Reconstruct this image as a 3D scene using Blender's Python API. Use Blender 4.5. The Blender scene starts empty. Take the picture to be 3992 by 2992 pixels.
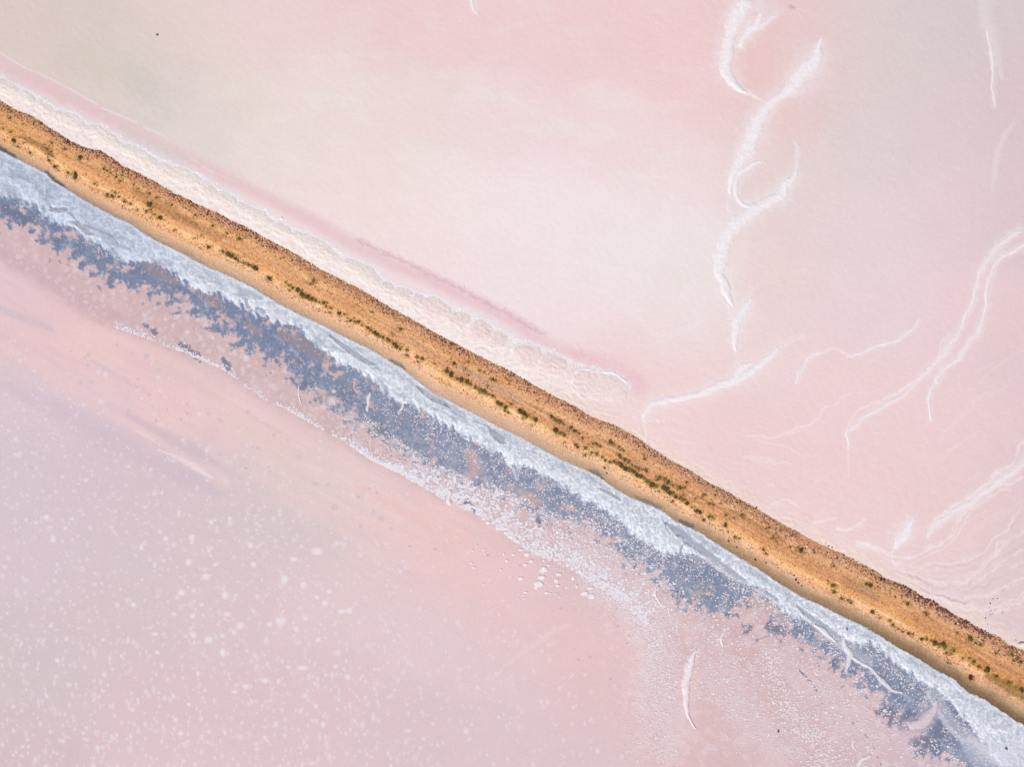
import bpy, math, random
import numpy as np
random.seed(7)
RNG = np.random.default_rng(11)
C = bpy.context.scene.collection
R = math.radians

# ---------------------------------------------------------------- camera, sky, sun, exposure
H = 140.0                      # drone height over the lake, metres
MPP = 0.05                     # metres on the lake per map unit
CX, CY = 1996.0, 1496.0        # map point straight below the drone
cam_d = bpy.data.cameras.new('camera')
cam = bpy.data.objects.new('camera', cam_d); C.objects.link(cam)
cam.location = (0, 0, H); cam.rotation_euler = (0, 0, 0)
cam_d.sensor_width = 36; cam_d.lens = 36 * H / (3992 * MPP)
cam_d.clip_start = 1; cam_d.clip_end = 12000
bpy.context.scene.camera = cam

SUN_EL, SUN_AZ = R(45), math.atan2(-0.6, -0.8)      # light comes from the lower left of the map
world = bpy.data.worlds.new('World'); bpy.context.scene.world = world; world.use_nodes = True
wn = world.node_tree.nodes; wl = world.node_tree.links
sky = wn.new('ShaderNodeTexSky'); sky.sky_type = 'NISHITA'; sky.sun_disc = False
sky.sun_elevation = SUN_EL; sky.sun_rotation = SUN_AZ
wl.new(sky.outputs[0], wn['Background'].inputs[0]); wn['Background'].inputs[1].default_value = 0.10
sun_d = bpy.data.lights.new('sun', 'SUN'); sun_d.energy = 3.6; sun_d.angle = R(1.0); sun_d.color = (1.0, 0.965, 0.91)
sun = bpy.data.objects.new('sun', sun_d); C.objects.link(sun)
sun.rotation_euler = (math.pi / 2 - SUN_EL, 0, math.atan2(-0.6, 0.8))
vs = bpy.context.scene.view_settings
vs.view_transform = 'Standard'; vs.look = 'None'; vs.gamma = 1.0; vs.use_curve_mapping = False; vs.exposure = -0.05
ILL = np.array([0.99, 1.03, 1.105], np.float32)          # light a level white sheet sends back (measured)

# ---------------------------------------------------------------- helpers
def world_xy(u, v, z=0.0):
    k = MPP * (H - z) / H
    return (u - CX) * k, (CY - v) * k

def lin(c):
    c = np.clip(c, 0, 1)
    return np.where(c <= 0.04045, c / 12.92, ((c + 0.055) / 1.055) ** 2.4).astype(np.float32)

def albedo(rgb255):
    return np.clip(lin(np.asarray(rgb255, np.float32) / 255.0) / ILL, 0.004, 0.93)

def ss(a, b, x):
    t = np.clip((x - a) / (b - a), 0, 1)
    return t * t * (3 - 2 * t)

GR = RNG.random((256, 256)).astype(np.float32) * 2 * np.pi
GX, GY = np.cos(GR), np.sin(GR)
def perlin(x, y):
    xi = np.floor(x).astype(np.int32); yi = np.floor(y).astype(np.int32)
    fx = (x - xi).astype(np.float32); fy = (y - yi).astype(np.float32)
    x0 = xi & 255; x1 = (xi + 1) & 255; y0 = yi & 255; y1 = (yi + 1) & 255
    a = GX[x0, y0] * fx + GY[x0, y0] * fy
    b = GX[x1, y0] * (fx - 1) + GY[x1, y0] * fy
    c = GX[x0, y1] * fx + GY[x0, y1] * (fy - 1)
    d = GX[x1, y1] * (fx - 1) + GY[x1, y1] * (fy - 1)
    sx = fx * fx * fx * (fx * (fx * 6 - 15) + 10); sy = fy * fy * fy * (fy * (fy * 6 - 15) + 10)
    p = a + sx * (b - a); q = c + sx * (d - c)
    return (p + sy * (q - p)) * 1.5
def fbm(x, y, scale, octs=4, seed=0, gain=0.5, ridged=False):
    out = 0; amp = 1.0; tot = 0
    for o in range(octs):
        k = (2.03 ** o) / scale
        n = perlin(x * k + seed * 17.13 + o * 5.7, y * k + seed * 9.71 - o * 3.3)
        if ridged: n = 1 - 2 * np.abs(n)
        out = out + n * amp; tot += amp; amp *= gain
    return out / tot

DU, DV = 0.8762, 0.4820        # unit vector along the causeway
def st(u, v):
    return u * DU + (v - 488) * DV, u * DV - (v - 488) * DU
def curve(pts):
    a = np.array(pts, float); s, t = st(a[:, 0], a[:, 1]); o = np.argsort(s)
    return s[o], t[o]

UP = curve([(0,390),(60,426),(133,456),(208,508),(283,553),(338,577),(392,586),(446,622),(482,646),(543,676),(603,707),(663,743),(724,773),(784,803),(844,827),(905,861),(960,885),(1021,920),(1081,953),(1141,983),(1202,1020),(1262,1056),(1322,1086),(1382,1116),(1443,1149),(1503,1189),(1563,1222),(1624,1255),(1684,1291),(1744,1324),(1821,1363),(1899,1405),(1965,1435),(2062,1489),(2158,1544),(2243,1586),(2303,1625),(2394,1658),(2484,1707),(2544,1750),(2602,1789),(2695,1839),(2758,1881),(2843,1923),(2903,1959),(2951,1985),(3024,2032),(3084,2062),(3144,2095),(3193,2122),(3241,2143),(3306,2173),(3414,2230),(3450,2257),(3535,2287),(3583,2321),(3655,2354),(3716,2396),(3776,2426),(3836,2462),(3897,2487),(3933,2517),(3992,2541)])
LO = curve([(0,586),(60,616),(121,646),(181,676),(208,707),(259,737),(338,785),(392,815),(458,851),(513,875),(573,918),(627,948),(663,963),(724,996),(784,1029),(844,1056),(900,1080),(960,1108),(1021,1144),(1081,1182),(1141,1213),(1202,1243),(1262,1273),(1298,1291),(1382,1333),(1443,1363),(1503,1400),(1563,1433),(1624,1484),(1684,1532),(1744,1560),(1805,1592),(1851,1616),(1941,1664),(2032,1707),(2122,1758),(2182,1791),(2243,1818),(2303,1843),(2345,1868),(2394,1904),(2454,1939),(2511,1962),(2574,1990),(2640,2038),(2722,2074),(2813,2134),(2873,2170),(2963,2225),(3024,2268),(3084,2305),(3144,2339),(3205,2363),(3263,2396),(3354,2438),(3438,2487),(3505,2529),(3571,2565),(3655,2619),(3716,2649),(3776,2704),(3836,2728),(3897,2770),(3957,2812),(3992,2830)])
SLAB = curve([(0,300),(78,345),(151,385),(211,423),(283,444),(338,480),(386,489),(464,541),(482,555),(543,580),(603,616),(681,649),(784,688),(838,734),(917,770),(950,794),(1045,836),(1087,866),(1135,894),(1238,932),(1322,986),(1382,1015),(1443,1044),(1497,1092),(1539,1116),(1624,1143),(1702,1164),(1780,1215),(1833,1227),(1900,1262),(1941,1287),(2026,1335),(2074,1342),(2134,1366),(2219,1412),(2267,1430),(2333,1449),(2394,1464),(2448,1500),(2520,1640),(2600,1720),(3992,2480)])
CRUST = curve([(0,761),(121,800),(199,863),(289,906),(362,948),(422,990),(494,1026),(603,1020),(663,1056),(742,1123),(844,1153),(900,1175),(1021,1231),(1099,1267),(1171,1279),(1214,1333),(1262,1375),(1322,1418),(1401,1454),(1455,1490),(1533,1562),(1624,1593),(1684,1629),(1760,1676),(1851,1725),(1929,1767),(1989,1822),(2062,1825),(2152,1875),(2243,1936),(2333,1978),(2424,2044),(2484,2105),(2574,2155),(2640,2170),(2700,2170),(2770,2185),(2843,2243),(2903,2279),(2994,2320),(3072,2405),(3144,2424),(3205,2460),(3263,2500),(3414,2523),(3474,2571),(3535,2625),(3625,2686),(3716,2752),(3776,2836),(3836,2900),(3900,3000)])
DARK = curve([(0,850),(121,881),(199,954),(271,1002),(338,1044),(446,1105),(543,1129),(639,1153),(724,1189),(900,1310),(1000,1385),(1099,1430),(1202,1514),(1300,1590),(1380,1640),(1473,1700),(1560,1770),(1700,1850),(1821,1906),(1930,1930),(2062,1985),(2110,2026),(2243,2050),(2303,2065),(2381,2117),(2440,2185),(2559,2235),(2602,2303),(2674,2363),(2776,2400),(2843,2370),(2933,2350),(2994,2370),(3036,2430),(3114,2496),(3193,2532),(3300,2623),(3414,2704),(3500,2790),(3560,2870),(3700,2960),(3800,3100)])
DOTS = curve([(0,1010),(180,1120),(361,1245),(600,1330),(700,1370),(868,1440),(1013,1549),(1122,1599),(1230,1664),(1339,1722),(1447,1795),(1556,1845),(1640,1895),(1718,1942),(1821,1990),(1899,2026),(1959,2074),(2010,2115),(2080,2160),(2200,2200),(2330,2290),(2451,2375),(2505,2424),(2541,2490),(2545,2600),(2520,2992)])
def cv(c, s): return np.interp(s, c[0], c[1]).astype(np.float32)

# ---------------------------------------------------------------- the land as a relief grid, with the pigments of the salt and a lens vignette painted in
nx, ny, stepm = 1070, 812, 0.195
def axis(n):
    a = (np.arange(n) - (n - 1) / 2) * stepm
    ext = a[-1] + np.cumsum(0.4 * 1.42 ** np.arange(25))
    return np.concatenate([-ext[::-1], a, ext])
XS, YS = axis(nx), axis(ny)[::-1]
X, Y = np.meshgrid(XS, YS); X = X.astype(np.float32); Y = Y.astype(np.float32)
NYT, NXT = X.shape
U0 = X / MPP + CX; V0 = CY - Y / MPP

def causeway_w(s, t):
    lo, up = cv(LO, s), cv(UP, s)
    return (t - lo) / (up - lo)
def causeway_z(w):
    return np.interp(w, [-.02, 0, .18, .28, .40, .5, .62, .80, .90, 1.0, 1.03], [-.1, .02, .07, .18, .40, .46, .46, .36, .24, .07, -.08]).astype(np.float32)
S0_, T0_ = st(U0, V0)
z0 = np.where((causeway_w(S0_, T0_) > 0) & (causeway_w(S0_, T0_) < 1), causeway_z(causeway_w(S0_, T0_)), 0)
U = (CX + (U0 - CX) * H / (H - z0)).astype(np.float32)
V = (CY + (V0 - CY) * H / (H - z0)).astype(np.float32)
U = np.clip(U, -9000, 13000); V = np.clip(V, -9000, 12000)
S, T = st(U, V); S = S.astype(np.float32); T = T.astype(np.float32)

N60 = fbm(U, V, 90, 4, 1); N20 = fbm(U, V, 26, 4, 2); N8 = fbm(U, V, 9, 2, 3)
tw = T + 4 * N20 + 1.5 * N8                       # ragged shorelines
loS, upS = cv(LO, S), cv(UP, S)
W = (tw - loS) / (upS - loS)
is_cause = (W > 0) & (W < 1)
is_up = W >= 1
is_low = W <= 0

def rbf(pts, sig):
    a = np.array(pts, np.float32)
    gu = np.linspace(-100, 4100, 85); gv = np.linspace(-100, 3100, 65)
    A, B = np.meshgrid(gu, gv)
    num = np.zeros(A.shape + (3,)); den = np.zeros(A.shape)
    for u, v, r, g, b in a:
        d2 = ((A - u * 1.8047) ** 2 + (B - v * 1.8047) ** 2) / (sig * sig)
        k = np.exp(-d2) + 2e-3 / (1 + d2) ** 2
        num += k[..., None] * np.array([r, g, b]); den += k
    f = (num / den[..., None]).astype(np.float32)
    uu = (np.clip(U + 30 * N60, -100, 4099) + 100) / 50; vv = (np.clip(V + 30 * N20, -100, 3099) + 100) / 50
    i = uu.astype(int); j = vv.astype(int); fu = (uu - i)[..., None]; fv = (vv - j)[..., None]
    i1 = np.minimum(i + 1, 84); j1 = np.minimum(j + 1, 64)
    return (f[j, i] * (1 - fu) + f[j, i1] * fu) * (1 - fv) + (f[j1, i] * (1 - fu) + f[j1, i1] * fu) * fv

UPPER = [(30,30,212,196,188),(150,60,208,198,186),(280,160,214,203,192),(100,130,214,200,190),(350,200,211,204,197),(300,110,210,200,188),(400,60,224,206,198),(600,60,230,205,202),(800,30,230,198,198),(1000,60,232,200,200),(1200,100,232,200,200),(1400,60,232,198,198),(1500,200,234,200,200),(500,200,224,212,202),(700,200,230,215,208),(900,250,230,212,208),(1100,250,234,212,212),(1300,300,236,212,212),(1450,350,235,215,214),(600,330,230,216,208),(430,280,218,210,202),(800,400,234,218,212),(1000,450,238,224,222),(1200,450,238,226,226),(1400,500,236,226,224),(1480,600,232,224,220),(700,480,238,218,214),(900,550,238,218,216),(1100,600,238,222,222),(1300,600,236,226,224),(1250,700,238,220,220),(1450,700,234,218,216),(1640,120,228,188,184),(1650,250,226,196,192),(1700,60,226,196,194),(1750,150,224,196,194),(1850,120,215,200,197),(2000,100,210,198,195),(2120,60,206,194,193),(1900,300,216,202,200),(2050,250,214,196,196),(2190,200,210,190,192),(1700,400,222,206,202),(1850,500,224,206,206),(2050,450,222,200,204),(2190,450,214,192,194),(1700,600,230,206,204),(1900,650,228,206,210),(2100,700,228,200,202),(2190,750,220,192,194),(1650,750,232,208,208),(1800,850,232,202,202),(1950,900,230,200,200),(2100,950,228,198,198),(2190,1000,220,192,194),(1500,850,234,204,202),(1600,950,232,200,198),(1750,1050,232,198,196),(1900,1100,230,198,196),(2050,1150,228,196,194),(2190,1250,218,192,192),(1800,1150,232,200,198),(2100,1300,224,196,196),(2190,1370,214,186,186),(1400,850,236,204,202),(1300,790,234,200,200)]  # pan colours; the darker outer points also carry the lens vignette
LOWER = [(0,600,222,200,205),(100,620,222,196,200),(60,700,228,195,195),(200,750,234,200,196),(350,850,232,200,198),(30,850,212,198,208),(150,900,212,196,206),(30,1000,206,196,206),(200,1000,206,192,202),(350,1050,208,192,200),(100,1200,208,196,204),(300,1200,206,196,200),(450,1150,208,197,199),(550,1100,210,198,199),(650,1130,212,200,198),(250,1350,205,194,197),(100,1450,202,192,196),(30,1500,200,192,194),(50,1620,204,184,190),(300,1500,212,190,196),(500,1350,214,196,200),(500,1550,214,190,194),(700,1300,220,200,202),(700,1500,216,194,198),(800,1200,224,202,200),(900,1350,222,202,204),(900,1600,214,194,198),(1000,1200,232,198,196),(1100,1300,228,198,198),(1100,1450,222,200,202),(1100,1600,216,196,200),(1250,1400,228,196,194),(1300,1500,220,192,192),(1300,1620,216,194,196),(1450,1550,222,190,186),(1600,1550,216,188,186),(1600,1400,212,182,180),(1500,1400,222,190,188),(1700,1600,210,186,186),(1850,1600,205,185,190),(2050,1620,198,188,202),(600,900,230,204,200),(750,1000,228,208,202),(850,1050,230,204,200),(650,1000,226,206,200),(950,1130,234,200,196),(400,750,214,190,188),(700,870,212,186,184),(900,980,212,186,184),(1100,1080,214,186,186),(1300,1250,212,188,190)]  # lake colours, with the vignette's darkening put into the outer points
_a = rbf(UPPER, 150.0); _bx = ss(700, 1500, U + V * .3)[..., None]
_a = np.array([233, 214, 212], np.float32) + (_a - np.array([233, 214, 212], np.float32)) * .8 + np.array([4, 2, 4], np.float32) + _bx * np.array([0, 2, 2], np.float32)
_b = rbf(LOWER, 150.0); _b = np.array([218, 199, 202], np.float32) + (_b - np.array([218, 199, 202], np.float32)) * .72 + np.array([6, 3, 4], np.float32)
COL = np.where(is_low[..., None], _b, _a).astype(np.float32); del _a, _b, _bx
Z = np.zeros_like(U)

def sl_of(pts, pad):
    a = np.array(pts, float)
    x0, x1 = (a[:, 0].min() - pad - CX) * MPP, (a[:, 0].max() + pad - CX) * MPP
    y0, y1 = (CY - a[:, 1].max() - pad) * MPP, (CY - a[:, 1].min() + pad) * MPP
    i0, i1 = np.searchsorted(XS, x0), np.searchsorted(XS, x1)
    j0, j1 = np.searchsorted(-YS, -y1), np.searchsorted(-YS, -y0)
    return slice(max(j0 - 1, 0), j1 + 1), slice(max(i0 - 1, 0), i1 + 1)
def seg_q(uu, vv, pts):
    """distance to a tapering line, in half widths"""
    q = np.full(uu.shape, 1e9, np.float32)
    for (ax, ay, aw), (bx, by, bw) in zip(pts[:-1], pts[1:]):
        dx, dy = bx - ax, by - ay; l2 = dx * dx + dy * dy + 1e-9
        k = np.clip(((uu - ax) * dx + (vv - ay) * dy) / l2, 0, 1)
        d = np.hypot(uu - ax - k * dx, vv - ay - k * dy)
        q = np.minimum(q, d / (aw + k * (bw - aw)))
    return q
def smooth_line(pts, n=4):
    p = np.array(pts, float); out = []
    for i in range(len(p) - 1):
        p0, p1, p2, p3 = p[max(i - 1, 0)], p[i], p[i + 1], p[min(i + 2, len(p) - 1)]
        for k in range(n):
            t = k / n
            out.append(0.5 * ((2 * p1) + (-p0 + p2) * t + (2 * p0 - 5 * p1 + 4 * p2 - p3) * t * t + (-p0 + 3 * p1 - 3 * p2 + p3) * t ** 3))
    out.append(p[-1]); out = np.array(out); out[:, 2] = np.maximum(out[:, 2], 1.0)
    return [tuple(r) for r in out]
WU = fbm(U, V, 75, 3, 90); WV = fbm(U, V, 75, 3, 91)
def paint(pts, rgb, alpha=1.0, edge=0.5, rough=0.35, dz=0.0, w=None, smooth=True, only=None, warp=0.0):
    """lay a band of another pigment (and a little relief) along a line"""
    if w is not None: pts = [(p[0], p[1], w) for p in pts]
    if smooth and len(pts) > 2: pts = smooth_line(pts, 3)
    wm = max(p[2] for p in pts)
    sl = sl_of(pts, wm * (1 + edge) + 12 + warp)
    q = seg_q(U[sl] + warp * WU[sl], V[sl] + warp * WV[sl], pts) + rough * (N20[sl] * 1.2 + N8[sl] * 0.8)
    m = (1 - ss(1 - edge, 1 + edge, q)) * alpha
    if only is not None: m = m * only[sl]
    COL[sl] = COL[sl] * (1 - m[..., None]) + np.array(rgb, np.float32) * m[..., None]
    if dz: Z[sl] += dz * (1 - ss(0, 1, q)) * (only[sl] if only is not None else 1)

# --- upper pan: mottles, faint ripples, the pink margin and the stratified bank
f_up = is_up.astype(np.float32); f_lo = is_low.astype(np.float32)
mott = fbm(U * 0.55, V * 1.3, 130, 4, 5)
up1 = (1 - ss(700, 1300, np.hypot(U - 1900, (V - 350) * 2.2))) * f_up
COL += (ss(.05, .3, mott) * 9 * up1)[..., None] * np.array([0, .45, .25], np.float32)
COL += (N60 * 2.2 + N8 * 1.6)[..., None] * np.array([1, 1.1, 1.0], np.float32) * f_up[..., None]
far_bank = T - upS
bankw = np.maximum(cv(SLAB, S) - upS, 30)
PINK = [(0,246,26),(145,318,28),(304,398,30),(434,470,30),(579,550,28),(723,615,26),(868,687,26),(1085,796,26),(1266,890,28),(1374,955,28),(1534,1029,26),(1769,1137,26),(1985,1245,28),(2165,1371,34),(2328,1430,40),(2490,1498,34)]
paint(PINK, (228, 194, 199), .75, .9, .25, 0, only=f_up)
paint([(1400,935),(1560,1010),(1769,1110),(1985,1225),(2120,1300)], (212, 178, 188), .45, .6, 1.2, -.03, w=9, only=f_up)
paint([(2230,1380),(2330,1425),(2450,1480)], (236, 186, 186), .5, .9, 1.0, 0, w=18, only=f_up)
for ln, al in (([(0,203),(94,260),(181,297),(304,362),(380,405)], .5), ([(400,420),(434,434),(535,477)], .6), ([(560,495),(629,521),(660,545)], .5), ([(740,610),(800,650),(900,700)], .3)):
    paint(ln, (236, 226, 230), al, .8, .9, .02, w=3.5, only=f_up)
paint([(500,250,40),(600,380,60),(640,440,30)], (209, 203, 198), .4, .9, 1.1, 0, only=f_up)
paint([(470,500,14),(580,560,16),(730,620,12)], (210, 206, 204), .6, .9, .9, 0, only=f_up)
paint([(250,220,50),(420,260,60),(560,330,50)], (207, 200, 188), .35, .9, .9, 0, only=f_up)
bank = (1 - ss(.92, 1.06, far_bank / bankw + .25 * N20 * ss(2100, 2400, S))) * f_up * (1 - .8 * ss(2300, 2650, S))
strat = fbm(S / 9, T * 1.15, 13, 4, 6, ridged=True)
wr = fbm(U + 22 * N20, V + 22 * N60, 24, 4, 7, ridged=True)
bcol = np.array([232, 215, 212], np.float32) + (strat * 13 + wr * 9)[..., None] * np.array([.7, 1, 1], np.float32) + (ss(.25, .8, wr) * 10 + ss(.2, .5, N20) * 8)[..., None]
COL = COL * (1 - bank[..., None] * .85) + bcol * bank[..., None] * .85
Z += bank * (1 - ss(.65, .98, far_bank / bankw)) * (.05 + .03 * strat + .05 * wr)
nearb = bank * (1 - ss(.12, .4, far_bank / bankw))
COL += (nearb * ss(-.1, .5, fbm(S / 14, T, 9, 3, 8)) * 8)[..., None]
edge_pts = [(u_, v_) for u_, v_ in zip(SLAB[0] * DU + SLAB[1] * DV, 488 + SLAB[0] * DV - SLAB[1] * DU) if u_ < 2460]
paint([(a + 2, b - 5) for a, b in edge_pts], (238, 234, 240), .75, .9, 1.3, .01, w=7, only=f_up, smooth=False, warp=6)
paint([(a + 4, b - 12) for a, b in edge_pts], (234, 218, 224), .5, .9, 1.6, 0, w=16, only=f_up, smooth=False, warp=14)
# beyond the last slab the bank dissolves into flow lines that run with the shore
flow = np.exp(-np.maximum(far_bank - 20, 0) / 190) * ss(2250, 2600, S) * f_up
fl = fbm(S / 6 + 14 * N60, far_bank * 1.0 + 26 * N60, 20, 4, 9, ridged=True)
COL += (flow * fl * 6)[..., None] * np.array([.5, 1, 1.1], np.float32)
Z += flow * fl * .018
peach = (1 - ss(8, 70, far_bank + 34 * N20 + 16 * N60)) * ss(2300, 2450, S) * f_up
COL = COL * (1 - .55 * peach[..., None]) + np.array([238, 214, 202], np.float32) * .55 * peach[..., None]
Z += peach * .07 * wr
wisp = ss(.35, .75, fbm(U + 30 * N20, V * 1.4, 60, 4, 10)) * np.exp(-np.abs(far_bank - 120) / 90) * ss(2400, 2700, S) * f_up
COL += (wisp * 26)[..., None] * np.array([.5, 1, 1.1], np.float32)
# arcs swept by the wind towards the right edge
A = [[(4100,1960),(3880,2090),(3790,2185),(3690,2222),(3540,2200),(3440,2175)], [(4100,2330),(3980,2372),(3900,2395),(3800,2385),(3700,2360),(3640,2330)]]
for k in range(46):
    f = float(RNG.uniform(0, 1))
    ln = [(a[0] * (1 - f) + b[0] * f, a[1] * (1 - f) + b[1] * f) for a, b in zip(*A)]
    i0 = int(RNG.integers(0, 4)); i1 = min(6, i0 + int(RNG.integers(2, 6)))
    paint(ln[i0:i1], (242, 224, 222) if RNG.random() < .62 else (212, 186, 190), RNG.uniform(.25, .7), .9, 1.2, .008, w=RNG.uniform(1.2, 4), only=f_up, warp=26)
Z0 = lambda p: [(2900 + x * .6634, 1300 + y * .6634) for x, y in p]
for p, w_, al, n_ in (([(1646,850),(1560,880),(1450,920),(1340,1030),(1260,1120),(1200,1220),(1080,1270),(960,1330),(880,1350)], 3, .5, 5), ([(1646,1150),(1540,1230),(1440,1340),(1350,1430),(1230,1500),(1100,1530)], 2.5, .4, 5),
    ([(1646,640),(1560,780),(1450,870),(1350,950),(1200,1050),(1130,1100),(1090,1190)], 3, .5, 4), ([(30,610),(180,600),(300,560),(420,500),(500,430),(620,350),(740,345)], 2.5, .45, 3), ([(0,735),(90,750),(180,770),(270,765)], 2.5, .5, 3),
    ([(610,600),(620,680),(610,770),(600,850)], 3, .35, 3), ([(1400,0),(1300,110),(1200,200),(1120,290),(1080,380)], 3, .45, 4), ([(1180,20),(1130,160),(1050,250),(900,350),(760,410),(650,480),(605,560)], 3, .45, 5), ([(940,0),(880,45),(780,70),(700,110),(640,135),(560,100),(450,100),(380,150),(340,220),(310,280)], 2.5, .5, 3),
    ([(970,1080),(940,1150),(900,1220),(870,1280)], 5, .5, 4), ([(660,1230),(760,1250),(860,1300),(980,1320)], 5, .5, 5), ([(560,1150),(640,1150),(700,1110)], 4, .5, 3), ([(420,1110),(480,1095),(550,1085)], 4, .5, 3), ([(150,1010),(220,990),(320,1010)], 4, .5, 3),
    ([(1640,1040),(1500,1190),(1400,1290),(1280,1340),(1100,1360),(960,1380)], 2.5, .35, 5), ([(870,1290),(870,1370)], 5, .4, 2), ([(60,640),(200,660),(330,700),(430,720)], 2.5, .3, 3), ([(1300,440),(1200,560),(1130,640)], 2, .35, 2), ([(1480,300),(1330,440),(1260,520)], 2, .25, 2)):
    for j in range(n_):
        dx, dy = RNG.normal(0, 9, 2); f0 = RNG.uniform(0, .3); q_ = Z0(p); m_ = len(q_); a_ = int(f0 * m_) if j else 0
        q2 = [(x + dx * (j > 0), y + dy * (j > 0)) for x, y in q_[a_:max(a_ + 2, int(m_ * (RNG.uniform(.6, 1) if j else 1)))]]
        if len(q2) > 1: paint(q2, (243, 230, 232), min(al * 1.35, .9) * (1 if j == 0 else RNG.uniform(.35, .8)), .9, 1.1, .012, w=w_ * RNG.uniform(.6, 1.2), only=f_up, warp=22)
for p, w_, al in (([(2850,1000),(2855,1100),(2862,1185),(2915,1160),(2935,1120)], 5, .3), ([(2836,1155),(2850,1220),(2905,1290)], 5, .25), ([(2866,1365),(2880,1420),(2900,1440)], 3, .25), ([(3030,1363),(3080,1340),(3140,1300)], 4, .3), ([(2905,362),(2940,370),(2990,395)], 7, .45), ([(2839,748),(2830,790),(2842,830)], 6, .4), ([(2923,802),(2960,800),(3000,790)], 5, .35), ([(3107,658),(3112,600),(3100,560)], 5, .3), ([(2516,1624),(2512,1680),(2516,1740)], 4, .4), ([(2700,1190),(2735,1240),(2728,1270),(2640,1300),(2560,1340)], 3, .35), ([(2300,1260),(2400,1200),(2520,1120)], 3, .2)):
    for j in range(3):
        dx, dy = RNG.normal(0, 6, 2) * (j > 0)
        paint([(x + dx, y + dy) for x, y in p], (240, 230, 233), al, .9, 1.1, .01, w=w_ * RNG.uniform(.5, 1.1), only=f_up, warp=18)
for k in range(26):                                   # thin brushed lines up the right hand side
    u = RNG.uniform(3050, 3990); v = RNG.uniform(1350, 2150); L = RNG.uniform(60, 200); c = RNG.uniform(-25, 25)
    paint([(u + L, v - L * .55, 2.5), (u + L * .4 + c * .3, v - L * .2, 3.5), (u, v + L * .2, 2.5)], (240, 220, 220), .3, .9, 1.2, .015, only=f_up)
mid = ss(1300, 1500, V) * ss(2900, 3200, U) * f_up
COL += (mid * fbm(U * .9 + V * .5, V * 1.6 - U * .9, 60, 4, 12, ridged=True) * 3)[..., None] * np.array([.5, 1, 1], np.float32)

# --- the brushed halos beneath the salt ridges
RIDGES = [
 ('broad white salt ridge curving down the top left of the hourglass shaped basin', [(2899,18,36),(2875,66,36),(2851,121,30),(2833,193,27),(2830,265,27),(2851,308,20),(2875,344,12),(2905,362,5)]),
 ('ragged white salt ridge with an orange lip across the top of the basin', [(2965,54,9),(2953,90,13),(2917,121,17),(2884,175,11)]),
 ('thin cream salt ridge arching up to the dark spot at the top edge', [(2884,187,5),(2911,133,7),(2941,108,8),(2985,82,8),(3026,60,6)]),
 ('long sinuous white salt ridge forming the right side of the upper basin', [(3204,151,6),(3189,199,17),(3170,241,32),(3134,289,36),(3092,332,29),(3050,362,20),(3008,398,22),(2971,440,27),(2947,489,30),(2932,543,34),(2911,591,34),(2881,639,23),(2860,675,17),(2845,706,14),(2839,748,8)]),
 ('hooked salt ridge closing the small round basin below the upper one', [(2962,627,6),(2929,648,9),(2885,675,12),(2863,706,13),(2869,754,11),(2893,790,9),(2923,802,5)]),
 ('thick white salt ridge sweeping down from the small basin to a blunt foot', [(3107,658,5),(3092,694,15),(3062,730,20),(3038,766,25),(2996,784,23),(2941,814,28),(2893,851,30),(2853,893,30),(2830,945,34),(2813,985,33),(2806,1030,26),(2805,1065,20),(2822,1105,21),(2834,1153,16),(2856,1185,6)]),
 ('short white salt ridge standing between the thick ridge and the thin foot ridge', [(2928,1168,5),(2906,1204,19),(2881,1240,22),(2870,1283,19),(2863,1327,15),(2870,1363,6)]),
 ('narrow bright salt ridge running left to a hook above the rubble bank', [(3030,1363,8),(2993,1399,13),(2950,1435,14),(2892,1468,17),(2834,1493,17),(2762,1522,17),(2704,1544,15),(2639,1558,14),(2574,1569,14),(2545,1580,14),(2527,1606,12),(2516,1624,7)]),
 ('stubby spur of salt on top of the narrow bright ridge', [(2925,1414,6),(2892,1435,14),(2872,1465,12)]),
 ('faint thread of salt dropping vertically near the top right corner', [(3850,120,3),(3858,181,4),(3873,290,5),(3873,410,3)]),
 ('slender double salt ridge curving down from the right edge', [(4010,950,6),(3927,987,8),(3883,1030,8),(3862,1081,7),(3847,1139,8),(3844,1189,8),(3826,1262,8),(3789,1327,8),(3739,1385,8),(3681,1443,7),(3645,1493,6),(3623,1537,6),(3623,1587,5),(3630,1638,3)]),
 ('long faint salt ridge beside the double one ending in a small loop', [(3977,900,6),(3912,943,9),(3847,1016,9),(3811,1103,8),(3797,1168,7),(3746,1276,8),(3702,1349,8),(3659,1407,8),(3587,1479,8),(3529,1537,7),(3449,1580,7),(3370,1631,7),(3319,1667,7),(3301,1696,6),(3312,1732,3)]),
 ('salt ridge entering low on the right edge and fading at its lower end', [(4010,1795,12),(3927,1855,11),(3862,1899,10),(3775,1964,12),(3702,2007,10),(3645,2051,10),(3616,2094,6)]),
 ('feathered white salt tongue above the rubble bank on the right', [(3565,2022,5),(3547,2046,12),(3535,2070,19),(3517,2101,20),(3493,2131,10)]),
 ('faint stepped salt line crossing the pink pan right of centre', [(3587,1247,2),(3551,1291,4),(3485,1334,5),(3413,1349,4),(3341,1385,4),(3300,1392,2)]),
 ('faint S shaped salt line left of the stepped one', [(3196,1370,3),(3160,1392,5),(3131,1443,5),(3109,1493,3)]),
 ('small white salt streak at the top edge left of centre', [(1842,0,9),(1848,28,7),(1860,55,3)]),
]
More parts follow.
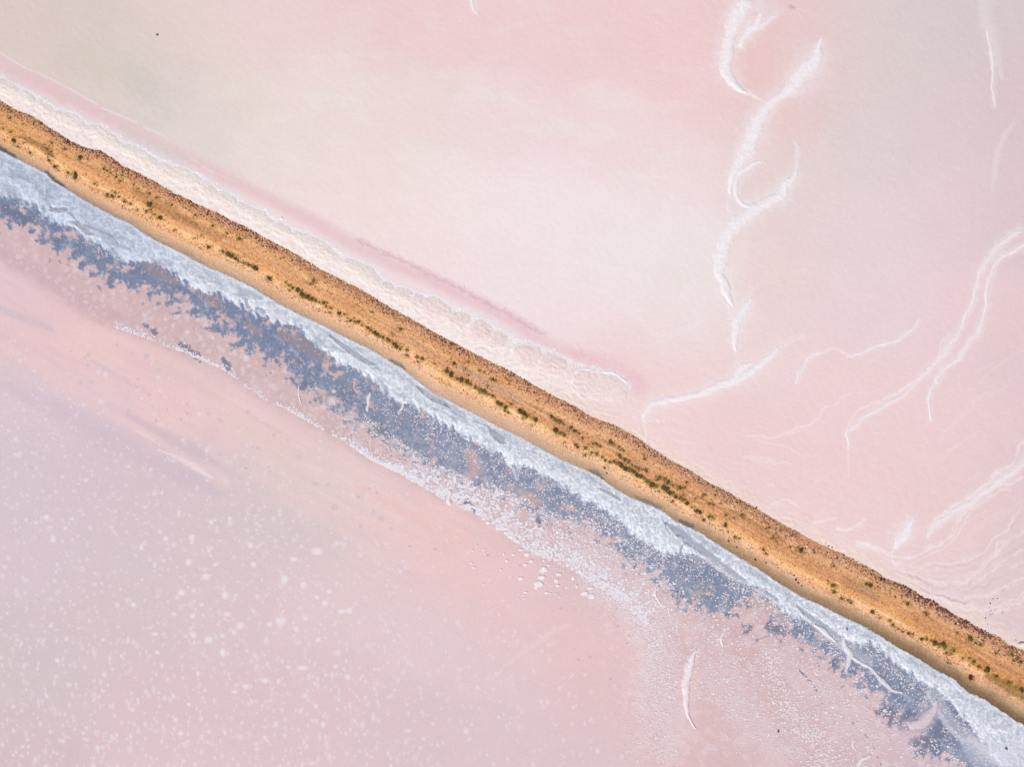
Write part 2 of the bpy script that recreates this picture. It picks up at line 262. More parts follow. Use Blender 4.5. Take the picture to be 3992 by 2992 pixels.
LOW_RIDGES = [
 ('tall blade shaped white salt ridge in the brownish shallows', [(2716,2532,4),(2701,2556,11),(2686,2605,20),(2677,2653,18),(2672,2700,15),(2678,2761,11),(2690,2800,8),(2716,2842,4)]),
 ('small curved white salt ridge right of the tall blade', [(2837,2454,4),(2819,2478,6),(2810,2502,7),(2816,2526,4)]),
 ('thin curved salt thread up and left of the tall blade', [(2565,2291,3),(2559,2321,5),(2565,2345,5),(2577,2363,4)]),
 ('short salt thread below the thin curved one', [(2602,2365,3),(2609,2385,4),(2614,2405,3)]),
 ('upright white salt flap pinched at both ends on the blue shelf', [(3288,2493,6),(3294,2517,16),(3309,2547,21),(3306,2583,18),(3290,2622,4)]),
 ('curled white salt lip running down right from the upright flap', [(3321,2568,6),(3354,2586,8),(3390,2607,10),(3420,2637,13),(3444,2661,15),(3474,2686,10),(3517,2704,4)]),
 ('curled white salt lip running down to the upright flap', [(3179,2438,6),(3215,2468,11),(3257,2502,6)]),
 ('pale lilac salt fan spread over the dark shelf at the lower right', [(3655,2731,5),(3645,2750,13),(3630,2790,24),(3596,2815,30),(3560,2830,18)]),
 ('bright curved salt line cut by the bottom edge', [(3395,2948,6),(3365,2965,7),(3340,2985,8),(3325,3010,8)]),
 ('short upright salt sliver among the white grains left of the dark shelf', [(1159,1508,3),(1165,1544,5),(1178,1575,3)]),
 ('small pale salt lump on the brown strip beside the dark shelf', [(1443,1532,6),(1438,1560,9),(1430,1600,5)]),
 ('squiggle of white salt on the grey shelf near the centre', [(1570,1565,7),(1567,1590,8),(1560,1614,5)]),
 ('stubby white salt lump at the end of the dotted line', [(1756,1916,7),(1748,1948,9),(1757,1966,6)]),
 ('tiny pair of cream salt crescents near the bottom edge', [(3328,2890,3),(3324,2910,4),(3335,2935,3)]),
]
for lab, p in RIDGES:
    paint([(a, b, w * 1.35) for a, b, w in p], (236, 227, 232), .6, .8, .5, .02, only=f_up, warp=14)
    paint([(a, b, w * 2.3) for a, b, w in p], (238, 228, 230), .28, .9, .9, 0, only=f_up)
for ln in ([(2905,140,10),(2880,200,12),(2868,260,10)], [(2962,440,8),(2935,500,9),(2958,430,7)], [(2975,560,8),(2958,600,12),(2950,640,8)], [(2885,900,16),(2862,960,24),(2850,1030,12)]):
    paint(ln, (238, 204, 194), .3, .9, .9, 0, only=f_up)
for ln in ([(3840,0,22),(3850,90,26),(3880,180,18),(3905,300,8)], [(3950,480,7),(3900,560,10),(3880,660,10),(3868,740,5)], [(3980,890,16),(3930,930,18),(3860,1010,14)], [(2965,0,30),(2990,30,30),(3040,40,16)]):
    paint(ln, (230, 220, 222), .5, .9, .9, .01, only=f_up)
paint([(3080,25,7),(3095,30,6)], (190,165,175), .7, .8, 1, 0, only=f_up)

# --- lower lake bed
D = loS - T
dC = loS - cv(CRUST, S); dD = loS - cv(DARK, S); dP = loS - cv(DOTS, S)
lob = 30 * fbm(U, V, 95, 3, 14) + 20 * N20
n5 = fbm(U, V, 34, 5, 15, gain=.62)
COL += (N60 * 2.5)[..., None] * f_lo[..., None]
# broad wind streaks of suspended pigment
LS = fbm(S / 9, T, 30, 4, 16)
stre = (1 - ss(600, 1000, D)) * ss(0, 40, D - dP) * (1 - ss(2100, 2700, S)) * f_lo
COL += (stre * LS * 6)[..., None] * np.array([.8, .9, .4], np.float32)
for ln, c, al in (
    ([(-40,1190,14),(80,1235,16),(200,1285,10)], (206,190,204), .7), ([(330,1395,5),(450,1460,12),(580,1540,5)], (214,192,202), .6),
    ([(500,1620,10),(640,1700,20),(760,1760,20),(850,1810,6)], (208,188,198), .75), ([(760,1490,2),(900,1570,5),(1010,1640,7),(1100,1690,3)], (212,190,197), .45),
    ([(520,1660,10),(600,1710,14),(690,1770,10),(860,1870,22),(885,1885,6)], (236,208,208), .6), ([(-40,1330,20),(150,1430,24),(360,1575,24),(520,1665,12)], (234,204,202), .6),
    ([(630,1760,2),(690,1785,8),(760,1825,12),(825,1865,4)], (244,228,228), .7), ([(520,1680,4),(560,1695,8),(600,1720,4)], (240,222,223), .5),
    ([(330,1270,10),(500,1330,22),(700,1430,22),(900,1560,16),(1060,1650,8)], (235,206,203), .5), ([(900,1640,30),(1060,1730,36),(1180,1780,12)], (226,204,198), .5),
    ([(1000,1850,20),(1200,1960,30),(1500,2080,30),(1750,2230,16)], (236,206,203), .45), ([(-40,1480,16),(200,1590,34),(420,1700,40),(650,1830,36),(860,1930,16)], (204,188,202), .4),
    ([(1400,1900,14),(1600,2010,24),(1830,2120,20)], (236,196,192), .45), ([(820,2010,40),(1050,2040,60),(1300,2150,50)], (209,200,200), .35),
    ([(1800,2290,8),(1900,2345,12),(1990,2400,6)], (238,200,196), .5), ([(1500,2300,40),(1700,2350,50),(1900,2500,40)], (228,200,200), .3)):
    paint(ln, c, al * .8, .6, .3, 0, only=f_lo)
# brownish margin
brown = (1 - ss(-25, 45, D - dP + 12 * N20)) * f_lo
brown = brown * (1 - .6 * ss(2450, 2800, V))
bc = np.array([206, 178, 179], np.float32) + (N20 * 10 + n5 * 8)[..., None] + (ss(-.2, .5, N60) * 10)[..., None] * np.array([.6, .8, .9], np.float32)
rr = ss(2950, 3300, S)[..., None]
bc = bc * (1 - rr) + (bc + np.array([4, 2, 2], np.float32)) * rr
COL = COL * (1 - .8 * brown[..., None]) + bc * .8 * brown[..., None]
paint([(-60,930,18),(120,1040,22),(350,1190,22),(600,1310,14)], (206,178,186), .55, .9, .5, 0, only=f_lo)
# the dark exposed bed
edge_d = np.minimum((dD - D) / 62, .48 + .45 * ss(1500, 2400, S)) + 2.3 * n5 + .6 * N60
hole_d = ss(.25, .5, fbm(U, V, 60, 4, 18) )
dk = ss(-.16, .16, edge_d) * f_lo * ss(-75, -50, D - dC)
dk = dk * (1 - .85 * hole_d * ss(-.9, .4, -(edge_d - 1.2)))
left = (1 - ss(1200, 1900, S))
dcol = np.array([128, 142, 168], np.float32) * np.ones_like(COL)
dcol = dcol + ((fbm(U, V, 70, 3, 19) * 16 + N8 * 26 + N20 * 14))[..., None] * np.array([1.1, 1, .8], np.float32)
gp = ss(-.05, .35, fbm(U, V, 110, 3, 20))[..., None] * ss(900, 1400, S)[..., None] * (1 - ss(1900, 2300, S)[..., None])
dcol = dcol * (1 - gp * .5) + np.array([128, 134, 142], np.float32) * gp * .5
dcol = dcol * (1 - .35 * left[..., None]) + np.array([98, 116, 152], np.float32) * .35 * left[..., None]
pale = ss(.08, .42, fbm(U, V, 44, 5, 95, gain=.66))[..., None] * .6
dcol = dcol * (1 - pale) + np.array([188, 194, 208], np.float32) * pale
COL = COL * (1 - dk[..., None] * .93) + dcol * dk[..., None] * .93
DKM = dk
foam = fbm(U, V, 55, 5, 96, gain=.6)
fm_ = ss(1750, 2250, S) * (1 - ss(3000, 3400, S)) * np.exp(-(np.maximum(dP - D, 0) / 170) ** 2) * ss(-40, 10, dP - D) * f_lo
COL = COL + (np.array([234, 224, 230], np.float32) - COL) * (np.clip(fm_ * (.3 + 1.1 * foam), 0, .7))[..., None]
for ln, al in (([(2300,2290,40),(2450,2390,60),(2550,2500,60),(2590,2640,80),(2600,2880,90)], .8), ([(2700,2450,30),(2800,2620,50),(2900,2800,60),(3050,2960,60)], .55), ([(3050,2560,40),(3200,2700,60),(3380,2850,60)], .5), ([(2250,2150,30),(2480,2300,40),(2650,2420,40)], .6), ([(2480,2400,30),(2520,2540,40),(2500,2700,40)], .6)):
    paint(ln, (234, 222, 227), al * .55, .9, 1.6, 0, only=f_lo, warp=70)
# brown-grey wet flats between crust and dark bed
for ln in ([(560,1030,12),(620,1070,22),(700,1100,10)], [(1090,1300,10),(1180,1340,24),(1260,1400,14)], [(760,1130,10),(850,1180,20)], [(960,1260,10),(1010,1300,14)]):
    paint(ln, (156, 142, 150), .75, .8, .9, 0, only=f_lo)
for ln in ([(2935,2345,12),(2990,2370,20),(3040,2400,12),(3050,2440,16)], [(2700,2320,10),(2730,2310,8)], [(2030,1925,14),(2080,1950,20),(2110,1960,8)], [(1830,1770,20),(1850,1830,26),(1820,1880,14)], [(2200,1975,12),(2240,1990,10)], [(3380,2760,8),(3480,2800,14),(3560,2850,24),(3600,2900,26)]):
    paint(ln, (206, 174, 172), .75, .7, 1.0, 0, only=f_lo)
# islands of dark bed off the main strip
for ln in ([(20,810,14),(60,850,22),(120,850,18)], [(1140,1470,14),(1190,1500,20)], [(700,1345,8),(730,1360,12),(780,1400,9)], [(870,1400,6),(885,1430,12),(895,1450,4)], [(560,1265,8),(610,1300,8)], [(2090,2020,8),(2105,2035,12)], [(1790,1940,12),(1830,1970,14),(1850,1990,6)], [(3445,2780,20),(3480,2790,24),(3480,2830,10),(3560,2790,18),(3580,2820,14)], [(3500,2840,6),(3540,2842,10)], [(3640,2850,20),(3670,2830,24),(3650,2890,24),(3590,2900,30),(3640,2930,30)], [(3010,2450,20),(3060,2470,14)], [(3700,2780,26),(3740,2830,30)], [(2840,2395,12),(2870,2400,9)], [(2895,2440,8),(2925,2450,10),(2905,2470,6)], [(2950,2500,3),(3000,2480,4)], [(3240,2590,10),(3265,2600,14)], [(3115,2615,3),(3145,2645,5),(3168,2668,4),(3182,2695,3)]):
    paint(ln, (112, 120, 146), .8, .35, 1.5, 0, only=f_lo)
# --- the salt shelf along the shore
gran = ss(1700, 2400, S)
stretch = fbm(S / 2.2, T, 26, 4, 21)
drip = fbm(U * 1.6 - V * .5, V * .35, 26, 4, 22)
cr = ss(-6, 16, dC - D + 34 * drip * (1 - .5 * gran) + 20 * N20 + 8 * N8) * f_lo
gw = ss(-.02, .34, fbm(S / 2.4, T, 46, 5, 23, gain=.6)) * ss(.05, .35, D / np.maximum(dC, 1)) * (1 - .8 * ss(2000, 2500, S))
vein = ss(.35, .8, fbm(U, V, 30, 5, 24, ridged=True))
crz = .10 + .035 * vein + .06 * n5 + (.012 + .03 * gran) * N8
cc = np.array([204, 209, 220], np.float32) + (vein * 20 + n5 * 24 + N8 * (12 + 26 * gran) + 16 * ss(.35, .9, D / np.maximum(dC, 1)) - 4)[..., None]
lft = 1 - ss(500, 1100, S)
cc = cc - (lft * 14)[..., None] * np.array([1.3, .9, .4], np.float32)
cc = cc * (1 - gw[..., None] * .62) + np.array([160, 168, 186], np.float32) * gw[..., None] * .62
COL = COL * (1 - cr[..., None]) + cc * cr[..., None]
ZCR = cr * crz * (1 - .5 * gw)
# channels and sinks in the shelf, with a curled bright lip and a crack on the lake side
for ln in ([(2594,2036,5),(2630,2062,11),(2655,2080,17),(2690,2110,17),(2740,2145,15),(2783,2180,15),(2850,2230,13),(2905,2264,5)], [(1630,1508,5),(1665,1532,13),(1705,1553,16),(1738,1574,9),(1750,1585,4)], [(1290,1309,5),(1334,1343,9),(1385,1380,11),(1440,1414,8),(1461,1420,3)],
           [(1905,1664,5),(1925,1690,13),(1955,1712,15),(1968,1724,6)], [(3108,2363,4),(3150,2400,10),(3200,2436,14),(3260,2485,16),(3330,2540,18),(3390,2575,18)], [(200,815,8),(235,815,10),(262,812,4)], [(270,862,4),(300,868,9),(340,905,9),(365,912,3)], [(1015,1205,9),(1028,1215,10)], [(960,1165,6),(965,1195,7)],
           [(2003,1820,4),(2018,1838,9),(2020,1860,6)], [(2340,1905,3),(2390,1930,6),(2420,1950,3)], [(3640,2700,20),(3700,2800,22),(3770,2870,20)], [(2955,2296,4),(2990,2312,8),(3030,2340,8)]):
    lip = [(a - 5, b + 8, max(w * 1.12, 5)) for a, b, w in ln]
    paint(lip, (232, 236, 242), .7, .35, .45, 0, only=f_lo)
    paint(ln, (158, 166, 183), .8, .5, .7, 0, only=f_lo)
    sl = sl_of(ln, 40); q = seg_q(U[sl], V[sl], ln); ZCR[sl] *= ss(.8, 1.25, q)
for ln in ([(192,790,2),(196,808,3),(250,815,2),(286,846,3),(330,880,2),(392,902,2),(440,925,3),(456,950,2)], [(185,745,2),(176,780,2)], [(2590,2029,2),(2602,2062,3),(2620,2086,2),(2656,2092,3),(2668,2120,3),(2655,2145,4),(2644,2166,2)], [(1725,1573,3),(1742,1583,4)], [(2010,1825,2),(2016,1835,3)], [(2142,1832,3),(2152,1822,3)], [(1850,1640,2),(1900,1664,2)], [(340,1000,2),(350,960,3)], [(2460,1900,2),(2500,1925,3),(2540,1940,2)], [(500,965,2),(520,960,2)], [(3316,2568,2),(3320,2585,3)]):
    paint(ln, (130, 132, 146), .6, .6, 1.2, -.02, only=f_lo, warp=10)
# inner shoreline: grey brine film and a fine bright rim
rim = np.exp(-((D + 3 * N20 - 7) / 4.0) ** 2) * f_lo
COL = COL * (1 - .45 * rim[..., None]) + np.array([226, 230, 238], np.float32) * .45 * rim[..., None]
film = np.exp(-((D - 22 + 8 * N60) / 12.0) ** 2) * ss(-.1, .3, N60) * f_lo
COL = COL * (1 - .4 * film[..., None]) + np.array([150, 158, 176], np.float32) * .4 * film[..., None]
# submerged salt blooms, blurred by the brine
def bloom(u, v, rx, ry, rgb, al, soft=.75):
    sl = sl_of([(u, v)], max(rx, ry) * 2 + 4)
    q = np.sqrt(((U[sl] - u) / rx) ** 2 + ((V[sl] - v) / ry) ** 2) + .35 * N8[sl]
    m = ((1 - ss(1 - soft, 1 + soft, q)) * al * f_lo[sl])[..., None]
    COL[sl] = COL[sl] * (1 - m) + np.array(rgb, np.float32) * m
for x, y, r, r2 in [(1540,203,18,18),(1267,397,22,20),(1115,495,22,18),(1385,510,20,22),(1730,670,30,28),(1480,697,20,20),(1285,785,22,22),(1190,755,18,20),(1950,240,32,22),(1750,415,20,28),(1870,450,18,20),(1808,288,22,13),(2000,562,18,18),(1880,652,16,16),(1825,720,14,18),(1180,155,18,18),(1160,308,18,18),(1325,320,15,12),(1560,322,16,16),(820,570,17,15),(1070,627,15,12),(1185,640,15,15),(1630,1040,16,16),(1515,1075,18,15),(950,750,20,11),(1020,160,14,13),(2150,605,20,18),(1960,785,15,15),(2025,487,15,12),(1370,865,16,24),(1300,60,14,14),(1415,37,12,12),(1180,185,12,10),(1285,238,11,11),(870,220,13,13),(400,98,10,12),(440,38,14,10),(285,30,16,18),(325,165,14,22),(1440,740,12,14),(1440,1108,16,10),(1715,1043,12,14),(1860,960,30,14),(1660,690,16,14),(1950,525,14,14),(2105,610,22,14),(1400,628,22,13),(1220,995,12,12),(350,912,13,12),(1945,1193,13,13),(1990,1310,14,12),(1630,1390,13,12),(2065,950,13,13),(2140,1015,16,18),(1110,1365,14,12),(1160,1185,12,10),(965,862,14,10),(1240,568,12,11)]:
    bloom(x * .633, 2000 + y * .633, r * .633, r2 * .633, (234, 224, 230), .95, .5)
for x, y, r in [(1325,412,16),(1790,640,22),(1950,777,12),(1800,1455*0+590,9),(1080,295,9),(1145,300,9),(1010,270,8),(930,235,8),(890,200,8),(1065,200,7)]:
    bloom(x * .7236, 1100 + y * .7236, r * .7236, r * .7236, (232, 216, 218), .9, .6)
for x, y, r in [(540,1170,16),(650,1175,14),(740,1195,18),(745,1465,18),(1140,1590,14),(480,1190,12),(770,940,10),(560,1290*0+870,9)]:
    bloom(2992 + x * .603, 1992 + y * .603, r * .75, r * .75, (226, 206, 208), .75, .7)
nb = 0
while nb < 3200:
    u = RNG.uniform(-150, 3100); v = RNG.uniform(1300, 3150)
    s_, t_ = st(u, v); d_ = float(cv(DOTS, np.array([s_]))[0]) - t_
    if d_ < 40: continue
    dens = min(1, (d_ + 60) / 600) * (.45 if u > 1600 else 1) * (1 if v > 1750 or u < 300 else .6)
    if RNG.random() > dens: continue
    nb += 1
    r = RNG.choice([RNG.uniform(2.5, 5), RNG.uniform(4, 7.5)], p=[.8, .2])
    el = RNG.uniform(1, 1.6) if v > 2500 else 1
    bloom(u, v, r * 1.15, r * el * 1.15, (231, 221, 228), RNG.uniform(.3, .9), .75)
for k in range(300):                                  # blooms of the lower right shallows
    u = RNG.uniform(2480, 3900); v = RNG.uniform(2330, 3050); s_, t_ = st(u, v)
    if t_ > np.interp(s_, *DARK): continue
    bloom(u, v, *(RNG.uniform(4, 15),) * 2, (226, 208, 212), RNG.uniform(.3, .8), .7)
for k in range(1000):                                 # hazy spots in the brown margin
    s_ = RNG.uniform(-50, 4300); f = RNG.uniform(0, 1)
    a_ = float(cv(DARK, np.array([s_]))[0]); b_ = float(cv(DOTS, np.array([s_]))[0]); b_ = max(b_, a_ - 420)
    t_ = a_ + 20 - f * (a_ - b_ + 10)
    bloom(s_ * DU + t_ * DV, 488 + s_ * DV - t_ * DU, *(RNG.uniform(3, 9),) * 2, (226, 210, 214), RNG.uniform(.3, .75), .8)
for x, y, r in [(477,393,9),(790,400,14),(853,475,9),(628,337,7),(742,525,8),(805,607,9),(1007,710,7),(692,692,8),(1122,712,8),(1337,700,11),(1477,825,9),(1393,897,9),(1610,945,12),(1697,1090,11),(1770,1093,8),(1803,1215,14),(2013,1245,10),(2052,1275,12),(1108,885,5),(1187,748,9),(380,375,5),(712,385,6),(472,450,8),(900,688,6),(1007,655,5),(840,748,7),(975,740,7),(432,545,6),(490,540,5),(1185,930,7),(1325,1005,7),(1445,1000,6),(1360,890,6),(1550,855,5),(1990,1115,7),(2030,1137,7),(1945,1320,9),(2110,1330,7),(1930,1160,7)]:
    bloom(x * .7236, 1100 + y * .7236, r * .72, r * .72, (184, 176, 192), .55, .6)
    if r > 7: bloom(x * .7236 + 1, 1100 + y * .7236 + 1, r * .3, r * .3, (230, 222, 228), .7, .5)
for x, y in [(450,352),(603,368),(915,405),(1107,465),(1687,825),(1750,882),(1740,927),(1450,1025),(1520,1010),(1640,1140),(1800,1033),(1330,632),(1345,720)]:
    bloom(1300 + x * .6586, 1900 + y * .6586, 5, 4, (190, 170, 184), .75, .5)
for x, y in [(350,1240),(490,1340),(555,1380),(640,1460),(715,1600),(735,1645),(690,1510*0+1540),(205,1385),(500,1640*0+880),(330,1000)]:
    paint([(2992 + x * .603 - 4, 1992 + y * .603 - 6, 1.8), (2992 + x * .603 + 4, 1992 + y * .603 + 6, 1.5)], (112, 96, 108), .8, .5, .3, 0, smooth=False, only=f_lo)
paint([(1960,2600,4),(2080,2520,7),(2160,2460,9),(2230,2440,5)], (236, 212, 212), .5, .9, 1.4, 0, only=f_lo)
paint([(2440,2760,5),(2450,2680,8),(2490,2560,8)], (234, 210, 212), .5, .9, 1.4, 0, only=f_lo)
paint([(2716,2560,8),(2712,2640,16),(2700,2720,14)], (234, 204, 200), .6, .4, .4, 0, only=f_lo)
paint([(3650,2760,14),(3600,2820,34),(3500,2880,34),(3400,2940,24)], (218, 196, 204), .55, .8, .8, 0, only=f_lo)
paint([(3780,2900,26),(3850,2940,60),(3990,2980,70)], (206, 206, 222), .75, .9, .7, 0, only=f_lo)
paint([(3800,2890,10),(3880,2960,18),(3960,2900,18)], (214, 220, 232), .6, .9, 1.2, 0, only=f_lo)
for k in range(7):
    paint([(1940 + 9 * k, 2040 - 2 * k, 2), (2022 + 4 * k, 1945 - 2 * k, 3)], (222, 204, 208), .35, .9, .8, 0, smooth=False, only=f_lo)

# --- causeway pigments: bands across its width at three stations
wst = [0, .09, .17, .26, .36, .45, .54, .64, .72, .79, .88, 1.0]
ST = np.array([
 [(140,120,106),(186,154,126),(214,170,128),(218,168,116),(234,188,124),(232,180,110),(214,160,92),(216,162,94),(230,178,110),(222,168,102),(210,156,98),(202,148,100)],
 [(186,158,138),(210,172,142),(220,180,148),(232,186,138),(240,194,132),(224,172,110),(216,164,112),(216,164,112),(234,180,116),(226,170,112),(212,158,112),(210,158,110)],
 [(100,86,64),(124,106,80),(168,142,112),(222,178,132),(226,180,122),(212,156,82),(202,148,84),(202,150,92),(212,162,96),(222,176,122),(206,158,108),(194,146,98)]], np.float32)
Wc = np.clip(W + .035 * fbm(S / 4, T, 30, 4, 30) + .015 * N20, 0, 1)
fs = np.clip(S / 2150, 0, 1.999); i = fs.astype(int); fr = (fs - i)[..., None]
chan = lambda k: np.stack([np.interp(Wc, wst, ST[k][:, c]) for c in range(3)], -1).astype(np.float32)
c0, c1, c2 = chan(0), chan(1), chan(2)
i3 = i[..., None]
cw = np.where(i3 == 0, c0 * (1 - fr) + c1 * fr, c1 * (1 - fr) + c2 * fr)
g1 = fbm(S / 7, T, 18, 4, 31); g2 = fbm(U, V, 5, 2, 32); g3 = fbm(S / 3.5, T, 70, 3, 33)
smoothz = ss(.2, .26, W)
cw = cw + (g1 * 16 * smoothz + g2 * 22 * (.35 + .65 * smoothz) * smoothz + g3 * 12)[..., None] * np.array([.9, 1.0, 1.1], np.float32)
och = ss(.15, .5, fbm(S / 3, T, 60, 3, 34)) * smoothz * (1 - ss(.78, .84, W))
cw = cw * (1 - och[..., None] * .35) + np.array([212, 156, 84], np.float32) * och[..., None] * .35
gry = ss(.15, .45, fbm(S / 3.5, T, 46, 4, 35)) * ss(.44, .5, W) * (1 - ss(.68, .74, W)) * ss(1500, 1900, S) * (1 - .5 * ss(2700, 3000, S))
cw = cw * (1 - gry[..., None] * .6) + np.array([206, 168, 130], np.float32) * gry[..., None] * .6
speck = ss(.25, .6, g2 + .25 * g1) * (np.exp(-((W - .25) / .05) ** 2) + ss(.76, .84, W) * 1.0)
cw = cw * (1 - np.clip(speck, 0, 1)[..., None] * .35) + np.array([140, 96, 84], np.float32) * np.clip(speck, 0, 1)[..., None] * .35
cw = cw + (255 - cw) * np.array([.16, .08, .06], np.float32)
red = ss(.1, .5, fbm(S / 3, T, 50, 4, 37)) * smoothz
cw = cw * (1 - .4 * red[..., None]) + np.array([214, 146, 92], np.float32) * .4 * red[..., None]
lines = fbm(S / 16, T, 11, 3, 38) * ss(.3, .36, W) * (1 - ss(.74, .8, W))
cw = cw + (lines * 15)[..., None] * 1.4 + smoothz[..., None] * np.array([5, -3, 8], np.float32)
for wc, ww, aa in ((.545, .016, .5), (.635, .018, .5), (.59, .01, -.25)):
    rut = np.exp(-((W + .02 * fbm(S / 20, T * 0 + 7, 20, 3, 39) - wc) / ww) ** 2) * ss(-.35, .25, fbm(S / 8, T / 3, 40, 3, 40)) * aa
    cw = cw + (np.array([186, 142, 104], np.float32) - cw) * np.clip(rut, -.3, .6)[..., None]
COL = np.where(is_cause[..., None], cw, COL)
fc = is_cause.astype(np.float32)
Z = np.where(is_cause, causeway_z(W) + .05 * g1 * smoothz + .05 * g2 * smoothz + .03 * N20, Z)
for ln, c, al in (([(90,535,6),(150,566,12),(210,612,6)], (150,104,70), .6), ([(520,745,10),(640,800,12),(760,870,10)], (170,122,80), .45), ([(600,800,6),(720,860,8),(860,930,6)], (160,112,76), .45),
    ([(2300,1836,6),(2325,1850,13),(2345,1868,8)], (124,116,112), .85), ([(2650,2030,5),(2665,2040,8),(2700,2052,7)], (112,104,98), .85), ([(2480,1940,5),(2540,1966,9),(2575,1980,6)], (138,126,114), .8), ([(1525,1408,7),(1560,1428,9),(1580,1440,4)], (120,108,110), .7),
    ([(180,672,5),(215,705,9),(250,728,5)], (96,88,84), .8), ([(0,575,9),(20,590,9),(60,612,5)], (88,82,80), .8), ([(3850,2640,12),(3950,2690,26),(4010,2720,30)], (112,88,44), .6), ([(3490,2200,3),(3590,2230,4)], (214,170,110), .5),
    ([(3010,2150,1.6),(3060,2175,1.8),(3110,2205,1.5)], (226,196,154), .8), ([(3495,2420,1.6),(3545,2448,1.8)], (226,200,160), .8), ([(3120,2216,1.5),(3200,2255,1.8)], (206,170,140), .6), ([(3300,2265,20),(3380,2310,22),(3420,2330,12)], (178,138,106), .45), ([(3360,2290,10),(3400,2315,12)], (196,160,130), .4),
    ([(1790,1430,8),(1880,1480,16),(1960,1530,14),(2040,1570,8)], (200,168,146), .5), ([(2190,1680,4),(2250,1715,6),(2330,1755,6)], (192,156,130), .6), ([(2850,1990,6),(2950,2050,8),(3060,2110,8)], (162,118,84), .5), ([(3380,2620,10),(3500,2690,12)], (98,80,54), .4)):
    paint(ln, c, al, .7, .6, 0, only=fc)

# sand grit, crust speckle
COL += RNG.normal(0, 1, U.shape).astype(np.float32)[..., None] * (fc * (6 + 6 * (W > .2)) + cr * 4 + f_lo * 1.3 + f_up * .9)[..., None]
S1 = [(65,428,8),(20,500,8),(65,518,10),(90,572,17),(130,555,5),(115,615,9),(160,590,5),(192,655,10),(305,632,9),(293,622,5),(418,630,9),(335,592,6),(323,705,11),(328,655,8),(308,680,6),(355,745,12),(376,770,7),(440,785,10),(482,790,15),(488,812,16),(516,685,15),(565,698,6),(610,855,9),(675,760,9),(690,772,8),(717,785,7),(750,810,8),(790,800,7),(780,835,8),(865,862,6),(893,887,6),(693,928,14),(728,935,12),(742,912,8),(768,940,8),(805,968,12),(840,987,10),(885,1022,7),(965,990,18),(965,920,9),(1012,945,7),(948,1035,9),(975,1025,8),(1000,1052,9),(985,1080,5),(1037,1075,14),(1110,993,8),(1130,1155,6),(1262,1060,10),(1375,1130,8),(1465,1175,7),(1303,1190,7),(1262,1208,6),(1348,1265,13),(1548,1210,10),(1440,1298,12),(1475,1310,16),(1500,1320,16),(1525,1335,14),(1545,1355,10),(1580,1370,9)]
S2 = [(55,380,9),(85,540,7),(115,550,12),(130,560,8),(162,572,19),(250,640,16),(240,630,8),(355,665,7),(375,685,8),(400,700,10),(380,715,6),(435,715,15),(460,742,17),(480,755,14),(500,762,16),(520,770,14),(545,785,14),(575,795,9),(605,800,12),(615,820,9),(648,832,9),(645,858,8),(700,870,16),(735,875,7),(755,895,7),(775,915,10),(800,920,12),(825,925,15),(850,945,7),(885,965,14),(905,975,8),(930,990,14),(950,1005,12),(965,1015,8),(990,1025,12),(1010,1035,14),(1030,1045,10),(1055,1060,16),(1075,1080,17),(1095,1095,10),(535,655,14),(515,675,6),(918,860,7),(1098,968,11),(1045,1000,9),(1140,1103,10),(1138,1140,10),(1205,1150,12),(1235,1160,12),(1210,1180,8),(1320,1193,7),(1440,1190,11),(1535,1180,10),(1515,1225,7),(1535,1265,7),(1610,1235,8),(1640,1250,7),(1395,1240,14),(1425,1262,21),(1465,1285,12),(1490,1295,16),(1520,1305,18),(1545,1320,12),(1580,1345,12),(1605,1360,14),(1630,1372,16)]
S3 = [(365,465,10),(385,470,7),(335,505,7),(310,545,14),(340,555,10),(365,575,12),(400,612,14),(415,630,19),(450,645,16),(445,665,8),(465,680,7),(485,625,7),(545,670,16),(570,685,18),(590,700,14),(635,722,16),(560,715,6),(620,765,6),(745,705,12),(770,725,14),(800,740,14),(830,755,8),(780,795,23),(800,815,10),(830,825,12),(835,870,6),(870,785,12),(895,800,12),(925,815,8),(905,885,14),(915,905,10),(965,908,14),(945,845,8),(1010,880,8),(1035,885,8),(1060,900,8),(1125,870,14),(1145,885,8),(1185,905,10),(1210,920,7),(965,950,8),(1005,940,9),(1035,945,12),(1075,965,9),(1100,990,12),(1120,1000,10),(1150,1000,12),(1175,1010,14),(1200,1025,16),(1225,1040,16),(1250,1050,14),(1275,1065,16),(1300,1080,16),(1325,1090,14),(1345,1100,10),(1090,1035,8),(1180,955,14),(1195,975,7),(1220,985,12),(1240,1000,14),(1265,1020,10),(1290,1030,10),(1310,1040,12),(1335,1045,8),(1360,1055,10),(1350,975,10),(1370,1125,14),(1395,1145,20),(1420,1155,14),(1430,1110,8),(1445,1100,12),(1480,1110,12),(1500,1130,14),(1535,1150,9),(1560,1160,12),(1580,1170,12),(1605,1165,9),(1470,1165,18),(1490,1185,20),(1510,1200,16),(1530,1205,12),(1555,1225,16),(1580,1235,14),(1600,1250,12),(1625,1260,14),(1440,1190,8),(1530,1250,9),(1600,1215,8),(1620,1130,7)]
S4 = [(660,465,9),(690,485,14),(710,495,16),(735,545,10),(770,525,10),(790,530,12),(740,380,9),(680,405,6),(720,400,6),(845,440,6),(770,440,9),(795,445,7),(870,580,15),(880,510,9),(985,515,10),(930,530,8),(895,620,7),(935,655,9),(965,665,7),(1155,592,10),(1220,655,7),(1180,665,8),(1210,685,6),(1120,735,10),(1140,765,10),(1370,750,18),(1355,735,8),(1330,740,6),(1450,760,8),(1295,720,6),(1540,940,7),(1575,970,12),(1580,1010,9),(1625,1050,9)]
